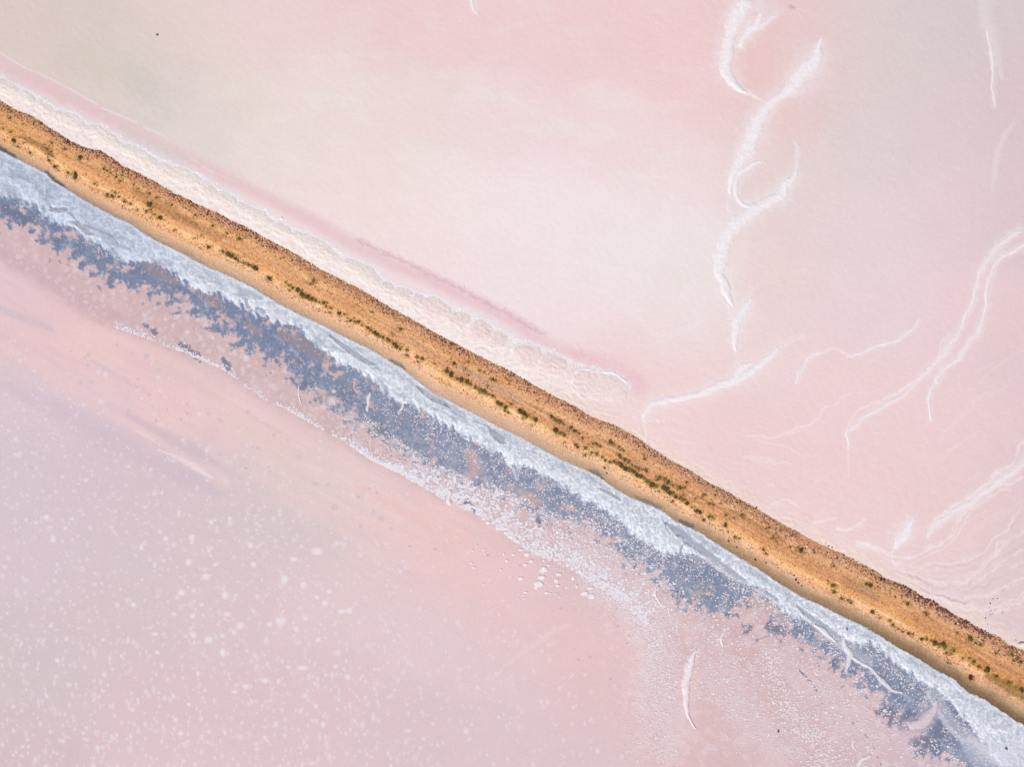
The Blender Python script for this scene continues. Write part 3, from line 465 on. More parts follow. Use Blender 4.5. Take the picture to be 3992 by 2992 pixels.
S5 = [(480,567,8),(520,580,10),(540,595,12),(430,528,10),(425,485,10),(430,358,9),(640,475,10),(665,485,15),(905,600,15),(1025,670,12),(680,655,13),(790,712,12),(815,745,12),(850,765,8),(875,785,7),(725,693,8),(910,795,12),(940,800,9),(995,830,12),(1025,835,10),(1080,855,18),(1060,845,8),(1110,870,12),(1135,865,16),(1150,885,14),(1110,890,8),(1200,905,14),(1160,920,12),(1190,930,8),(1310,835,19),(1345,855,7),(1375,870,12),(1230,795,10),(1475,925,7),(1260,957,9),(1305,960,10),(1330,985,13),(1365,1010,12),(1420,1027,20),(1480,1072,12),(1560,1115,12),(1165,985,8),(1315,1080,18),(1650,1160,18),(1580,940,14),(1610,960,14),(1640,980,14)]
allb = []
for L_, ox, oy in ((S1, 0, 200), (S2, 900, 700), (S3, 1700, 1200), (S4, 2300, 1700), (S5, 2992, 1992)):
    for x, y, r in L_: allb.append((ox + x * .6031, oy + y * .6031, r * .6031))
allb.sort(key=lambda b: -b[2])
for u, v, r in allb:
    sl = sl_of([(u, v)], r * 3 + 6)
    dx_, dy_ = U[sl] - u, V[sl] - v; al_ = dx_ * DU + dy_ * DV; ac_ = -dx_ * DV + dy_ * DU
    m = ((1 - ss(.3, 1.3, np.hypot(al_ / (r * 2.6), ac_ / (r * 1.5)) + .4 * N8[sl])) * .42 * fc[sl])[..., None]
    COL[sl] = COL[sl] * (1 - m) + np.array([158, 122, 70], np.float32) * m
# --- relief of the pans
Z = np.where(is_up, Z + .012 * N8 + .02 * N20, Z)
Z = np.where(is_low, -.105 + .01 * N20 + .006 * N8, Z)
Z = np.where(is_low & (ZCR > 0.01), np.maximum(Z, -.11 + ZCR * 1.35), Z)
far = (np.abs(U0 - CX) > 2300) | (np.abs(V0 - CY) > 1800)

def colattr(me, rgb255):
    at = me.color_attributes.new('pigment', 'FLOAT_COLOR', 'POINT')
    a = np.ones((len(me.vertices), 4), np.float32); a[:, :3] = albedo(rgb255)
    at.data.foreach_set('color', a.ravel())
def grid_object(name, mask, x, y, z, rgb, mat, kind=None, parent=None):
    """keep the cells of a relief grid where mask (per cell) holds"""
    n_y, n_x = x.shape
    jj, ii = np.nonzero(mask)
    a = jj * n_x + ii
    quads = np.stack([a, a + n_x, a + n_x + 1, a + 1], -1)
    used = np.zeros(n_y * n_x, bool); used[quads.ravel()] = True
    remap = np.cumsum(used) - 1
    quads = remap[quads].astype(np.int32)
    co = np.stack([x.ravel()[used], y.ravel()[used], z.ravel()[used]], -1).astype(np.float32)
    me = bpy.data.meshes.new(name)
    me.vertices.add(len(co)); me.vertices.foreach_set('co', co.ravel())
    me.loops.add(quads.size); me.loops.foreach_set('vertex_index', quads.ravel())
    me.polygons.add(len(quads)); me.polygons.foreach_set('loop_start', np.arange(len(quads), dtype=np.int32) * 4)
    me.polygons.foreach_set('loop_total', np.full(len(quads), 4, np.int32))
    me.polygons.foreach_set('use_smooth', np.ones(len(quads), bool))
    me.update(calc_edges=True)
    colattr(me, rgb.reshape(-1, 3)[used])
    me.materials.append(mat)
    o = bpy.data.objects.new(name, me); C.objects.link(o); o.parent = parent
    if kind: o['kind'] = kind
    return o

# ---------------------------------------------------------------- materials
def mat_ground(name, grain, rough, bumps, spec=.25, grain_scale=5.0):
    m = bpy.data.materials.new(name); m.use_nodes = True
    nt = m.node_tree; n = nt.nodes; l = nt.links; bs = n['Principled BSDF']
    at = n.new('ShaderNodeAttribute'); at.attribute_name = 'pigment'
    tc = n.new('ShaderNodeTexCoord')
    no = n.new('ShaderNodeTexNoise'); no.inputs['Scale'].default_value = grain_scale; no.inputs['Detail'].default_value = 6; no.inputs['Roughness'].default_value = .65
    l.new(tc.outputs['Object'], no.inputs['Vector'])
    mr = n.new('ShaderNodeMapRange'); mr.inputs['From Min'].default_value = .3; mr.inputs['From Max'].default_value = .7
    mr.inputs['To Min'].default_value = 1 - grain; mr.inputs['To Max'].default_value = 1 + grain
    l.new(no.outputs[0], mr.inputs[0])
    mx = n.new('ShaderNodeVectorMath'); mx.operation = 'SCALE'
    l.new(at.outputs['Color'], mx.inputs[0]); l.new(mr.outputs[0], mx.inputs['Scale'])
    l.new(mx.outputs[0], bs.inputs['Base Color'])
    bs.inputs['Roughness'].default_value = rough; bs.inputs['Specular IOR Level'].default_value = spec
    prev = None
    for kind, sc, dist in bumps:
        if kind == 'v':
            t = n.new('ShaderNodeTexVoronoi'); t.inputs['Scale'].default_value = sc; t.feature = 'SMOOTH_F1'; h = t.outputs['Distance']
        else:
            t = n.new('ShaderNodeTexNoise'); t.inputs['Scale'].default_value = sc; t.inputs['Detail'].default_value = 5; h = t.outputs[0]
        l.new(tc.outputs['Object'], t.inputs['Vector'])
        b = n.new('ShaderNodeBump'); b.inputs['Strength'].default_value = 1; b.inputs['Distance'].default_value = dist; b.invert = kind == 'v'
        l.new(h, b.inputs['Height'])
        if prev: l.new(prev, b.inputs['Normal'])
        prev = b.outputs[0]
    if prev: l.new(prev, bs.inputs['Normal'])
    return m
M_pan = mat_ground('pink_salt', .012, .6, [('n', 1.6, .012), ('n', 9, .006)])
M_sand = mat_ground('ochre_sand', .16, .95, [('n', 4.0, .10), ('n', 18, .03)], .1, 7)
M_crust = mat_ground('salt_crust', .05, .75, [('v', 2.4, .045), ('n', 5, .04)])
M_bed = mat_ground('lake_mud', .02, .8, [('n', 3, .03)], .1)
M_slab = mat_ground('cream_salt', .03, .7, [('n', 1.6, .10), ('n', 6, .03)])
M_ridge = mat_ground('white_salt', .025, .6, [('n', 2, .02), ('n', 8, .008)])
M_stone = mat_ground('stone', .15, .9, [('n', 9, .05)], .2, 9)

m = bpy.data.materials.new('brine'); m.use_nodes = True
nt = m.node_tree; n = nt.nodes; l = nt.links; n.remove(n['Principled BSDF'])
tr = n.new('ShaderNodeBsdfTransparent'); tr.inputs[0].default_value = (1.0, .992, .992, 1)
gl = n.new('ShaderNodeBsdfGlossy'); gl.inputs['Roughness'].default_value = .12
fz = n.new('ShaderNodeFresnel'); fz.inputs[0].default_value = 1.34
mixs = n.new('ShaderNodeMixShader'); tcn = n.new('ShaderNodeTexCoord'); nz = n.new('ShaderNodeTexNoise'); nz.inputs['Scale'].default_value = 1.3; nz.inputs['Detail'].default_value = 4
bp = n.new('ShaderNodeBump'); bp.inputs['Distance'].default_value = .02; bp.inputs['Strength'].default_value = .6
l.new(tcn.outputs['Object'], nz.inputs[0]); l.new(nz.outputs[0], bp.inputs['Height']); l.new(bp.outputs[0], gl.inputs['Normal'])
gb = n.new('ShaderNodeNewGeometry'); fm = n.new('ShaderNodeMath'); fm.operation = 'SUBTRACT'; fm.inputs[0].default_value = 1.0; l.new(gb.outputs['Backfacing'], fm.inputs[1]); fq = n.new('ShaderNodeMath'); fq.operation = 'MULTIPLY'; l.new(fz.outputs[0], fq.inputs[0]); l.new(fm.outputs[0], fq.inputs[1]); l.new(fq.outputs[0], mixs.inputs[0]); l.new(tr.outputs[0], mixs.inputs[1]); l.new(gl.outputs[0], mixs.inputs[2]); l.new(mixs.outputs[0], n['Material Output'].inputs[0])
M_brine = m

# ---------------------------------------------------------------- large structure
def cell(mv):
    return (mv[:-1, :-1].astype(int) + mv[1:, :-1] + mv[:-1, 1:] + mv[1:, 1:])
cu = cell(is_up) >= 2; cc_ = (cell(is_cause) >= 2) & ~cu; cl = ~cu & ~cc_
crs = cl & (cell(ZCR > .05) >= 2)
grid_object('salt_flat', cu, X, Y, Z, COL, M_pan, 'structure')
grid_object('causeway', cc_, X, Y, Z, COL, M_sand, 'structure')
grid_object('salt_shelf', crs, X, Y, Z, COL, M_crust, 'structure')
grid_object('lake_bed', cl & ~crs, X, Y, Z, COL, M_bed, 'structure')
# brine surface over the lower lake, tucked under the shore
step = 8
sw = np.linspace(-1200, 5600, 240); rows = []
for k, d in enumerate([8, -400, -3000]):
    t_ = np.interp(sw, *LO) + d
    rows.append(np.stack([sw * DU + t_ * DV, 488 + sw * DV - t_ * DU], -1))
P = np.array(rows); wx, wy = world_xy(P[..., 0], P[..., 1])
me = bpy.data.meshes.new('lake_water')
vs_ = [(float(a), float(b), -.06) for a, b in zip(wx.ravel(), wy.ravel())]
fs_ = [(k * 240 + i, (k + 1) * 240 + i, (k + 1) * 240 + i + 1, k * 240 + i + 1) for k in range(2) for i in range(239)]
me.from_pydata(vs_, [], fs_); me.materials.append(M_brine)
o = bpy.data.objects.new('lake_water', me); C.objects.link(o); o['kind'] = 'structure'

def ground_z(u, v):
    s_, t_ = st(u, v); w_ = float(causeway_w(np.array([s_]), np.array([t_]))[0])
    if 0 < w_ < 1: return float(causeway_z(np.array([w_]))[0])
    x, y = world_xy(u, v)
    i = int(np.clip(np.searchsorted(XS, x), 0, NXT - 1)); j = int(np.clip(np.searchsorted(-YS, -y), 0, NYT - 1))
    return float(Z[j, i])
def tag(o, label, cat, group=None, kind=None):
    if label: o['label'] = label
    if cat: o['category'] = cat
    if group: o['group'] = group
    if kind: o['kind'] = kind
    return o

# ---------------------------------------------------------------- salt slabs and ridges: raised sheets with their own thickness
def patch(name, qf, hf, colf, box, mat, res=2.6):
    """qf(u,v) < 1 inside; hf height over the ground; box in map units"""
    us = np.arange(box[0], box[2], res); vs2 = np.arange(box[1], box[3], res)
    uu, vv = np.meshgrid(us, vs2); uu = uu.astype(np.float32); vv = vv.astype(np.float32)
    q = qf(uu, vv)
    x, y = world_xy(uu, vv)
    i = np.clip(np.searchsorted(XS, x), 0, NXT - 1); j = np.clip(np.searchsorted(-YS, -y), 0, NYT - 1)
    zb = Z[j, i]
    z = np.where(q < 1, zb + hf(q, uu, vv), zb - .015)
    near = (cell(q < 1) > 0)
    return grid_object(name, near, x.astype(np.float32), y.astype(np.float32), z.astype(np.float32), colf(q, uu, vv, COL[j, i]), mat)

def ridge(label, pts, hgt, group, tint=(240, 238, 243)):
    pts = [(a, b, w * .9) for a, b, w in pts]; p = smooth_line(pts, 4); wm = max(a[2] for a in p)
    ua = [a[0] for a in p]; va = [a[1] for a in p]
    box = (min(ua) - wm * 1.6 - 6, min(va) - wm * 1.6 - 6, max(ua) + wm * 1.6 + 6, max(va) + wm * 1.6 + 6)
    def qf(u, v): return seg_q(u + 14 * fbm(u, v, 75, 3, 90), v + 14 * fbm(u, v, 75, 3, 91), p) + .30 * fbm(u, v, 30, 4, 41) + .16 * fbm(u, v, 7, 2, 42)
    def hf(q, u, v): return hgt * np.clip(1 - q * q, 0, 1) ** .8 * (.9 + .2 * fbm(u, v, 34, 2, 43, ridged=True)) + .003
    def colf(q, u, v, base):
        k = (1 - ss(.3, 1.02, q + .25 * fbm(u, v, 10, 3, 46)))[..., None] * .82 + .05
        c = np.array(tint, np.float32) + (fbm(u, v, 12, 3, 44) * 12)[..., None]
        return base * (1 - k) + c * k
    o = patch('salt_ridge', qf, hf, colf, box, M_ridge, 2.4 if wm > 10 else 1.8)
    tag(o, label, 'salt ridge', group)
for lab, p in RIDGES:
    wm = max(a[2] for a in p)
    ridge(lab, p, .012 + .0024 * wm, 'salt ridges on the pink pan', (240, 234, 239) if wm > 12 else (238, 226, 230))
for lab, p in LOW_RIDGES:
    wm = max(a[2] for a in p)
    ridge(lab, p, .10 + .004 * wm, 'salt ridges in the shallow lake', (236, 228, 234) if 'lilac' not in lab else (218, 202, 212))

ENDS = [(0,82),(84,145),(148,215),(218,340),(340,478),(480,620),(622,792),(795,850),(852,930),(934,1048),(1080,1142),(1142,1322),(1348,1492),(1497,1540),(1545,1615),(1618,1658),(1660,1768),(1770,1842),(1855,1930),(1934,1985),(2020,2125),(2130,2222),(2240,2458)]
SLABEL = ['cream salt slab cut by the left edge, first along the pan side bank', 'small notched cream slab second from the left edge', 'flat cream slab third from the left edge, crumpled on top',
 'long cream slab beside the first dark rock run at the left', 'wide wrinkled slab with a cauliflower patch, above the darkest rock run', 'rounded cream slab just before the deep notch in the bank', 'long smooth slab right of the deep notch, above a white lump',
 'short square slab between two long ones in the left third', 'square edged peach slab with a ragged top edge', 'long slab with a feathered white rim left of the round white dot', 'small block like slab standing apart below the round white dot',
 'largest oblong slab with a neat white rim in the left half', 'smooth oval slab with a bright tip at its right end', 'tiny slab squeezed into the gap after the oval one', 'low slab under a crust of white crumbs', 'small rounded slab with a white cap near the middle of the bank',
 'broad dome shaped slab near the middle of the bank', 'small dome beside the broad one with a bright edge', 'scalloped slab with a thin white lip right of the middle', 'narrow slab with frosted top right of the scalloped one', 'fan shaped slab outlined by a white arch',
 'crumbling slab between the white arch and the last lobe', 'last big lobe of the bank with a thick white crescent rim']
for (ua, ub), lab in zip(ENDS, SLABEL):
    sa, sb = np.interp([ua, ub], [st(a, b)[0] * 0 + a for a, b in zip(*[[0], [0]])] if False else [0, 1], [0, 1]) if False else (None, None)
    # map u of the slab edge to distance along the causeway
    us_ = SLAB[0] * DU + SLAB[1] * DV
    sa = np.interp(ua, us_, SLAB[0]); sb = np.interp(ub, us_, SLAB[0])
    sm = (sa + sb) / 2; hw = (sb - sa) / 2
    big = hw > 90 and ua > 2000
    def qf(u, v, sm=sm, hw=hw):
        s_, t_ = st(u, v)
        to = cv(SLAB, s_) + 3; tu = cv(UP, s_)
        ti = tu + (.36 + .1 * np.sin(s_ / 37.0)) * (to - tu)
        a = np.abs((s_ - sm) / hw); b = (t_ - ti) / (to - ti)
        side = a ** 4
        outer = np.where(b > .5, (np.clip(b - .5, 0, 9) / .5) ** 3, 0)
        inner = np.where(b <= .5, (np.clip(.5 - b, 0, 9) / .5) ** 2, 0)
        return (side + outer + inner) + .45 * fbm(u, v, 52, 4, 51) + .16 * fbm(u, v, 9, 3, 52)
    def hf(q, u, v):
        return (.06 * np.clip((1 - q) * 1.1, 0, 1) + .035 * np.clip(2 * (1 - q), 0, 1) * fbm(u, v, 26, 4, 53, ridged=True)) + .02
    def colf(q, u, v, base, sm=sm):
        s_, t_ = st(u, v)
        to = cv(SLAB, s_); rimm = (ss(.55, .95, q) * (t_ > to - 22))[..., None]
        f = fbm(u, v, 40, 4, 54)[..., None]; g = fbm(s_ / 2, t_, 14, 3, 55, ridged=True)[..., None]
        tq = float(ss(1300, 2200, np.float32(sm))); c = np.array([238 - 3 * tq, 223 - 9 * tq, 218 - 6 * tq], np.float32) + f * np.array([3, 10, 11], np.float32) + g * np.array([3, 7, 6], np.float32)
        c = c * (1 - rimm * .8) + np.array([234, 234, 239], np.float32) * rimm * .8
        e = ss(.72, 1.0, q)[..., None] * (1 - rimm) * .7
        return c * (1 - e) + base * e
    s4 = np.array([sa, sb]); pu, pv = [], []
    for s_ in np.linspace(sa - 12, sb + 12, 9):
        for t_ in (np.interp(s_, *UP), np.interp(s_, *SLAB) + 14):
            pu.append(s_ * DU + t_ * DV); pv.append(488 + s_ * DV - t_ * DU)
    o = patch('salt_slab', qf, hf, colf, (min(pu) - 5, min(pv) - 5, max(pu) + 5, max(pv) + 5), M_slab)
    tag(o, lab, 'salt slab', 'salt slabs along the pan side of the causeway')
# the bright crescent on the last lobe and arch on the fan slab, the loose white lumps
ridge('thick white crescent rim around the last big lobe of the bank', [(2236,1500,4),(2238,1472,9),(2262,1448,10),(2320,1447,8),(2390,1460,7),(2440,1490,5)], .07, 'white rims on the bank')
ridge('white arch outlining the fan shaped slab', [(1985,1378,3),(2010,1352,6),(2050,1338,6),(2100,1350,4)], .06, 'white rims on the bank')

def lump_mesh(name, mat, seed, sub=2, flat=.6, rough=.25, rgb=(240, 236, 240)):
    import bmesh
    bm = bmesh.new(); bmesh.ops.create_icosphere(bm, subdivisions=sub, radius=1)
    r = random.Random(seed)
    ph = [(r.uniform(-2, 2), r.uniform(-2, 2), r.uniform(-2, 2), r.uniform(0, 6)) for _ in range(5)]
    for v in bm.verts:
        d = 1 + rough * sum(math.sin(v.co.x * a * 1.6 + v.co.y * b * 1.6 + v.co.z * c * 1.6 + p) for a, b, c, p in ph) / 2.2 + r.uniform(-.5, .5) * rough * .5
        v.co = v.co * d; v.co.z = max(v.co.z * flat, -.25)
    me = bpy.data.meshes.new(name); bm.to_mesh(me); bm.free()
    me.materials.append(mat); return me
def obj_mat(name, rough=.9, grain=.12, spec=.2, tex=9):
    """colour comes from the object's own colour, so that copies may differ"""
    m = bpy.data.materials.new(name); m.use_nodes = True; n = m.node_tree.nodes; l = m.node_tree.links; bs = n['Principled BSDF']
    oi = n.new('ShaderNodeObjectInfo'); tc = n.new('ShaderNodeTexCoord'); no = n.new('ShaderNodeTexNoise'); no.inputs['Scale'].default_value = 2.5; no.inputs['Detail'].default_value = 5
    l.new(tc.outputs['Object'], no.inputs['Vector'])
    mr = n.new('ShaderNodeMapRange'); mr.inputs['From Min'].default_value = .3; mr.inputs['From Max'].default_value = .7; mr.inputs['To Min'].default_value = 1 - grain; mr.inputs['To Max'].default_value = 1 + grain
    l.new(no.outputs[0], mr.inputs[0]); mx = n.new('ShaderNodeVectorMath'); mx.operation = 'SCALE'
    l.new(oi.outputs['Color'], mx.inputs[0]); l.new(mr.outputs[0], mx.inputs['Scale']); l.new(mx.outputs[0], bs.inputs['Base Color'])
    b = n.new('ShaderNodeBump'); b.inputs['Distance'].default_value = .08; l.new(no.outputs[0], b.inputs['Height']); l.new(b.outputs[0], bs.inputs['Normal'])
    bs.inputs['Roughness'].default_value = rough; bs.inputs['Specular IOR Level'].default_value = spec
    return m
M_rock = obj_mat('rock', .9, .25)
M_salt = obj_mat('salt_lump', .6, .05)
rocks = [lump_mesh('rock', M_rock, k, 1, .75, .3) for k in range(8)]
lumps = [lump_mesh('salt_lump', M_salt, 50 + k, 2, .45, .3) for k in range(6)]
def put(name, me, u, v, rx, ry, rz, h, rgb, label, cat, group, sink=.15, z=None):
    zg = ground_z(u, v) if z is None else z
    x, y = world_xy(u, v, zg)
    o = bpy.data.objects.new(name, me); C.objects.link(o)
    o.location = (x, y, zg + h * sink * 0); o.scale = (rx * MPP, ry * MPP, h); o.rotation_euler = (0, 0, rz)
    a = albedo(rgb); o.color = (float(a[0]), float(a[1]), float(a[2]), 1)
    return tag(o, label, cat, group)

# ---------------------------------------------------------------- rocks
SCAT = [f'{t} on the pink salt at the right' for t in ('upper of two dots topping the stone scatter', 'lower of two dots topping the stone scatter', 'small dark stone heading the scatter on its left', 'small dark stone heading the scatter on its right', '', 'speck right of the largest stone of the scatter', 'tiny stone just under the largest one', 'left stone of the tight middle group', 'right stone of the tight middle group', 'flat stone under the tight middle group', 'second stone under the tight middle group', 'bluish stone closing the tight middle group', 'speck left of the tight middle group', '', 'small stone below the foot stone of the scatter', '', 'speck between largest stone and middle group', 'speck trailing right of the largest stone', '', 'lowest dark speck by the rubble', 'outermost speck on the right of the scatter')]
def bank_point(s_, w_):
    t_ = float(np.interp(s_, *LO)); t2 = float(np.interp(s_, *UP)); t_ = t_ + (t2 - t_) * w_
    return s_ * DU + t_ * DV, 488 + s_ * DV - t_ * DU
def darkrun(s_):
    """how dark the pan side rubble is at this distance along the causeway"""
    return float(np.clip(.12 + 1.1 * fbm(np.array([s_]), np.array([3.0]), 230, 3, 60)[0] + (.35 if 380 < s_ < 820 else 0) + (.5 if s_ > 3900 and s_ < 4350 else 0), 0, 1))
PAL_D = [(112,76,80),(126,86,82),(106,74,84),(134,96,86),(118,82,72),(92,66,68)]
PAL_L = [(222,180,128),(234,198,150),(208,158,102),(200,150,108),(240,212,172),(218,166,116),(196,150,114)]
PAL_M = [(176,132,100),(184,138,114),(166,124,104),(198,148,96)]
def rock_rgb(s_, w_):
    dr = darkrun(s_)
    pd = dr * float(ss(.80, .98, np.float32(w_))) + .12
    x = RNG.random()
    pal = PAL_D if x < pd else (PAL_L if x < pd + (1 - pd) * .5 else PAL_M)
    c = np.array(pal[RNG.integers(len(pal))], float) * RNG.uniform(.88, 1.12)
    return np.clip(c, 0, 250)
cand = []
while len(cand) < 7200:
    s_ = RNG.uniform(-60, 4640)
    band = RNG.random()
    if band < .72:
        w_ = 1.0 - abs(RNG.normal(0, .105)); 
        if w_ < .70: continue
        if 3680 > s_ > 3500 and w_ > .93: continue
        r = RNG.uniform(1.7, 3.6) * (1.15 if s_ > 3600 else 1)
    elif band < .93:
        w_ = RNG.normal(.27, .035) ; r = RNG.uniform(1.2, 2.6)
        if RNG.random() > .35 + .65 * (fbm(np.array([s_]), np.array([9.0]), 120, 2, 61)[0] > -.05): continue
    else:
        w_ = RNG.uniform(.2, .95); r = RNG.uniform(1.0, 1.9)
    u, v = bank_point(s_, w_)
    cand.append((r * RNG.uniform(.8, 1.25), u, v, s_, w_))
# named stones that stand out
SPECIAL = [(2287,1628,5.5,(238,206,160),'round cream boulder among dark rocks, middle of the bank'), (2840,2111,7,(122,86,92),'large mauve boulder on the lake side beach right of centre'),
 (2872,2134,5,(132,92,92),'mauve flat boulder just right of the largest beach boulder'), (2944,2185,5.5,(120,84,84),'lone brown boulder on the lake side sand below the grassy slope'), (2986,2196,5,(128,88,86),'brown boulder next to the wet grey beach, right of the lone one'),
 (2910,2144,4.5,(236,200,160),'pale cream boulder among sand on the lake side slope'), (2366,1846,5,(150,92,76),'single rust brown stone on smooth beach by a dark wet patch'),
 (3434,2260,7,(62,44,46),'left one of two black boulders topping the rubble'), (3447,2261,7,(66,46,48),'right one of two black boulders topping the rubble'),
 (3096,2245,4,(96,62,62),'upper dark stone of the cluster on the grey beach'), (3102,2262,6.5,(86,56,58),'biggest dark stone of the cluster on the grey beach'), (3113,2274,4.5,(98,66,64),'middle dark stone of the cluster on the grey beach'), (3124,2286,4,(92,60,60),'lowest dark stone of the cluster on the grey beach'),
 (2948,1980,4,(96,62,66),'dark stone lying on salt just outside the rubble'), (2883,1955,4,(80,52,66),'dark purple rock poking out of the bank edge right of centre'),
 (3035,2854,6,(118,56,60),'isolated dark red stone in the speckled shallows'), (3921,2921,7,(140,108,120),'mauve stone in the pale salt near the bottom right corner'), (3300,2456,6,(150,140,152),'grey stone embedded in the white shelf'),
 (613,134,5.5,(110,112,138),'small dark blue stone alone on the pale upper pan'), (3230,2131,3.5,(92,62,58),'dark stone spilled on to the salt at the bank corner'), (3243,2136,3,(100,70,62),'small dark stone farthest out on the salt at the bank corner'), (3218,2122,3,(100,66,60),'small dark stone by the rubble tip'),
 (3665,2868,4.5,(96,66,60),'brown stone on the salt just beyond the rubble near the right')]
for u, v, r, c, lab in SPECIAL:
    if lab.startswith('brown stone on the salt just'): continue
    put('rock', rocks[RNG.integers(8)], u, v, r, r * .85, RNG.uniform(0, 6), r * MPP * .8, c, lab, 'rock', 'stones that stand alone')
tag(put('salt_boulder', lumps[0], 3982, 2515, 15, 11, .3, .7, (228,214,204), None, None, None, z=.05), 'pale salt encrusted boulder by the right edge of the bank', 'boulder')
tag(put('salt_boulder', lumps[1], 3956, 2505, 9, 6, .9, .45, (222,208,202), None, None, None, z=.05), 'smaller pale salt boulder left of the one at the right edge', 'boulder')
tag(put('salt_boulder', lumps[2], 3872, 2478, 5, 3, .9, .25, (236,226,220), None, None, None, z=.05), 'small white salt lump against the dark rubble near the right', 'boulder')
tag(put('salt_boulder', lumps[3], 572, 652, 13, 10, .2, .42, (240,228,218), None, None, None), 'bright white salt lump lying between slab and rubble on the left', 'salt lump')
tag(put('salt_boulder', lumps[4], 1099, 852, 7, 6, .2, .3, (244,238,238), None, None, None), 'round white salt knob off the slab edge in the left third', 'salt lump')
for k, (x, y, r) in enumerate([(1850,310,3),(1833,330,3.4),(1720,410,4.4),(1773,410,4.6),(1692,465,6),(1800,460,2.6),(1678,520,3),(1700,555,4),(1740,545,3.6),(1725,572,3.6),(1712,590,3.2),(1692,603,4.2),(1675,565,2.6),(1632,640,6),(1655,715,3.6),(1838,572,4.2),(1760,530,2.4),(1815,470,2.6),(1942,277,2.6),(1700,757,2.8),(1845,475,2.2)]):
    put('rock', rocks[k % 8], 3300 + x * .3317, 2200 + y * .3317, r * .62, r * .45, RNG.uniform(0, 6), r * .022, (88, 70, 84),
        {4: 'largest dark stone in the scatter on the pink salt at the right', 13: 'dark stone at the foot of the scatter nearest the rubble', 15: 'slanted dark stone right of the main scatter on the pink salt', 18: 'farthest tiny stone up the pink salt'}.get(k, SCAT[k]), 'rock', 'dark stones scattered on the pink salt')
cand.sort(key=lambda c: -c[0])
def seg_name(s_): return ['at the left edge', 'in the left quarter', 'left of centre', 'around the centre', 'right of centre', 'in the right quarter', 'at the right edge'][int(np.clip(s_ / 4560 * 7, 0, 6))]
for k, (r, u, v, s_, w_) in enumerate(cand[:250]):
    c = rock_rgb(s_, w_); tone = 'dark purple brown' if c.sum() < 270 else ('tan' if c.sum() > 450 else 'mid brown')
    side = 'upper rubble bank' if w_ > .7 else 'lake side slope'
    put('rock', rocks[k % 8], u, v, r * 1.1, r * .9, RNG.uniform(0, 6), r * MPP * .4, c, f'{tone} rock on the {side} {seg_name(s_)}', 'rock', 'larger rocks on the causeway slopes')

def merged(name, items, proto_v, proto_f, mat, kind_label=None, smooth=False):
    """many small lumps joined into one piece of stuff; items: (x, y, z, sx, sy, sz, rot, rgb)"""
    pv = [np.array(p, np.float32) for p in proto_v]; n = len(items)
    it = np.array([i[:7] for i in items], np.float32); rgb = np.array([i[7] for i in items], np.float32)
    nv = len(pv[0]); nf = len(proto_f)
    which = np.arange(n) % len(pv); base = np.stack(pv)[which]
    c, s_ = np.cos(it[:, 6])[:, None], np.sin(it[:, 6])[:, None]
    px = base[..., 0] * it[:, 3:4]; py = base[..., 1] * it[:, 4:5]; pz = base[..., 2] * it[:, 5:6]
    co = np.stack([px * c - py * s_ + it[:, 0:1], px * s_ + py * c + it[:, 1:2], pz + it[:, 2:3]], -1).reshape(-1, 3)
    f = (np.array(proto_f, np.int32)[None] + (np.arange(n, dtype=np.int32) * nv)[:, None, None]).reshape(-1, 3)
    me = bpy.data.meshes.new(name)
    me.vertices.add(len(co)); me.vertices.foreach_set('co', co.astype(np.float32).ravel())
    me.loops.add(f.size); me.loops.foreach_set('vertex_index', f.ravel())
    me.polygons.add(len(f)); me.polygons.foreach_set('loop_start', np.arange(len(f), dtype=np.int32) * 3); me.polygons.foreach_set('loop_total', np.full(len(f), 3, np.int32))
    if smooth: me.polygons.foreach_set('use_smooth', np.ones(len(f), bool))
    me.update(calc_edges=True); colattr(me, np.repeat(rgb, nv, 0)); me.materials.append(mat)
    o = bpy.data.objects.new(name, me); C.objects.link(o); o['kind'] = 'stuff'; return o
ph = (1 + 5 ** .5) / 2
ICO_V = np.array([(-1,ph,0),(1,ph,0),(-1,-ph,0),(1,-ph,0),(0,-1,ph),(0,1,ph),(0,-1,-ph),(0,1,-ph),(ph,0,-1),(ph,0,1),(-ph,0,-1),(-ph,0,1)], float) / 1.9
ICO_F = [(0,11,5),(0,5,1),(0,1,7),(0,7,10),(0,10,11),(1,5,9),(5,11,4),(11,10,2),(10,7,6),(7,1,8),(3,9,4),(3,4,2),(3,2,6),(3,6,8),(3,8,9),(4,9,5),(2,4,11),(6,2,10),(8,6,7),(9,8,1)]
protos = [ICO_V * RNG.uniform(.65, 1.3, (12, 1)) for _ in range(12)]
items = []
for r, u, v, s_, w_ in cand[250:]:
    zz = ground_z(u, v); x, y = world_xy(u, v, zz)
    items.append((x, y, zz + .02, r * MPP * 1.1, r * MPP * .85, r * MPP * .30, RNG.uniform(0, 6), rock_rgb(s_, w_)))
o = merged('rock_rubble', items, protos, ICO_F, M_stone); o['label'] = 'brown and purple rubble covering the slopes of the causeway'

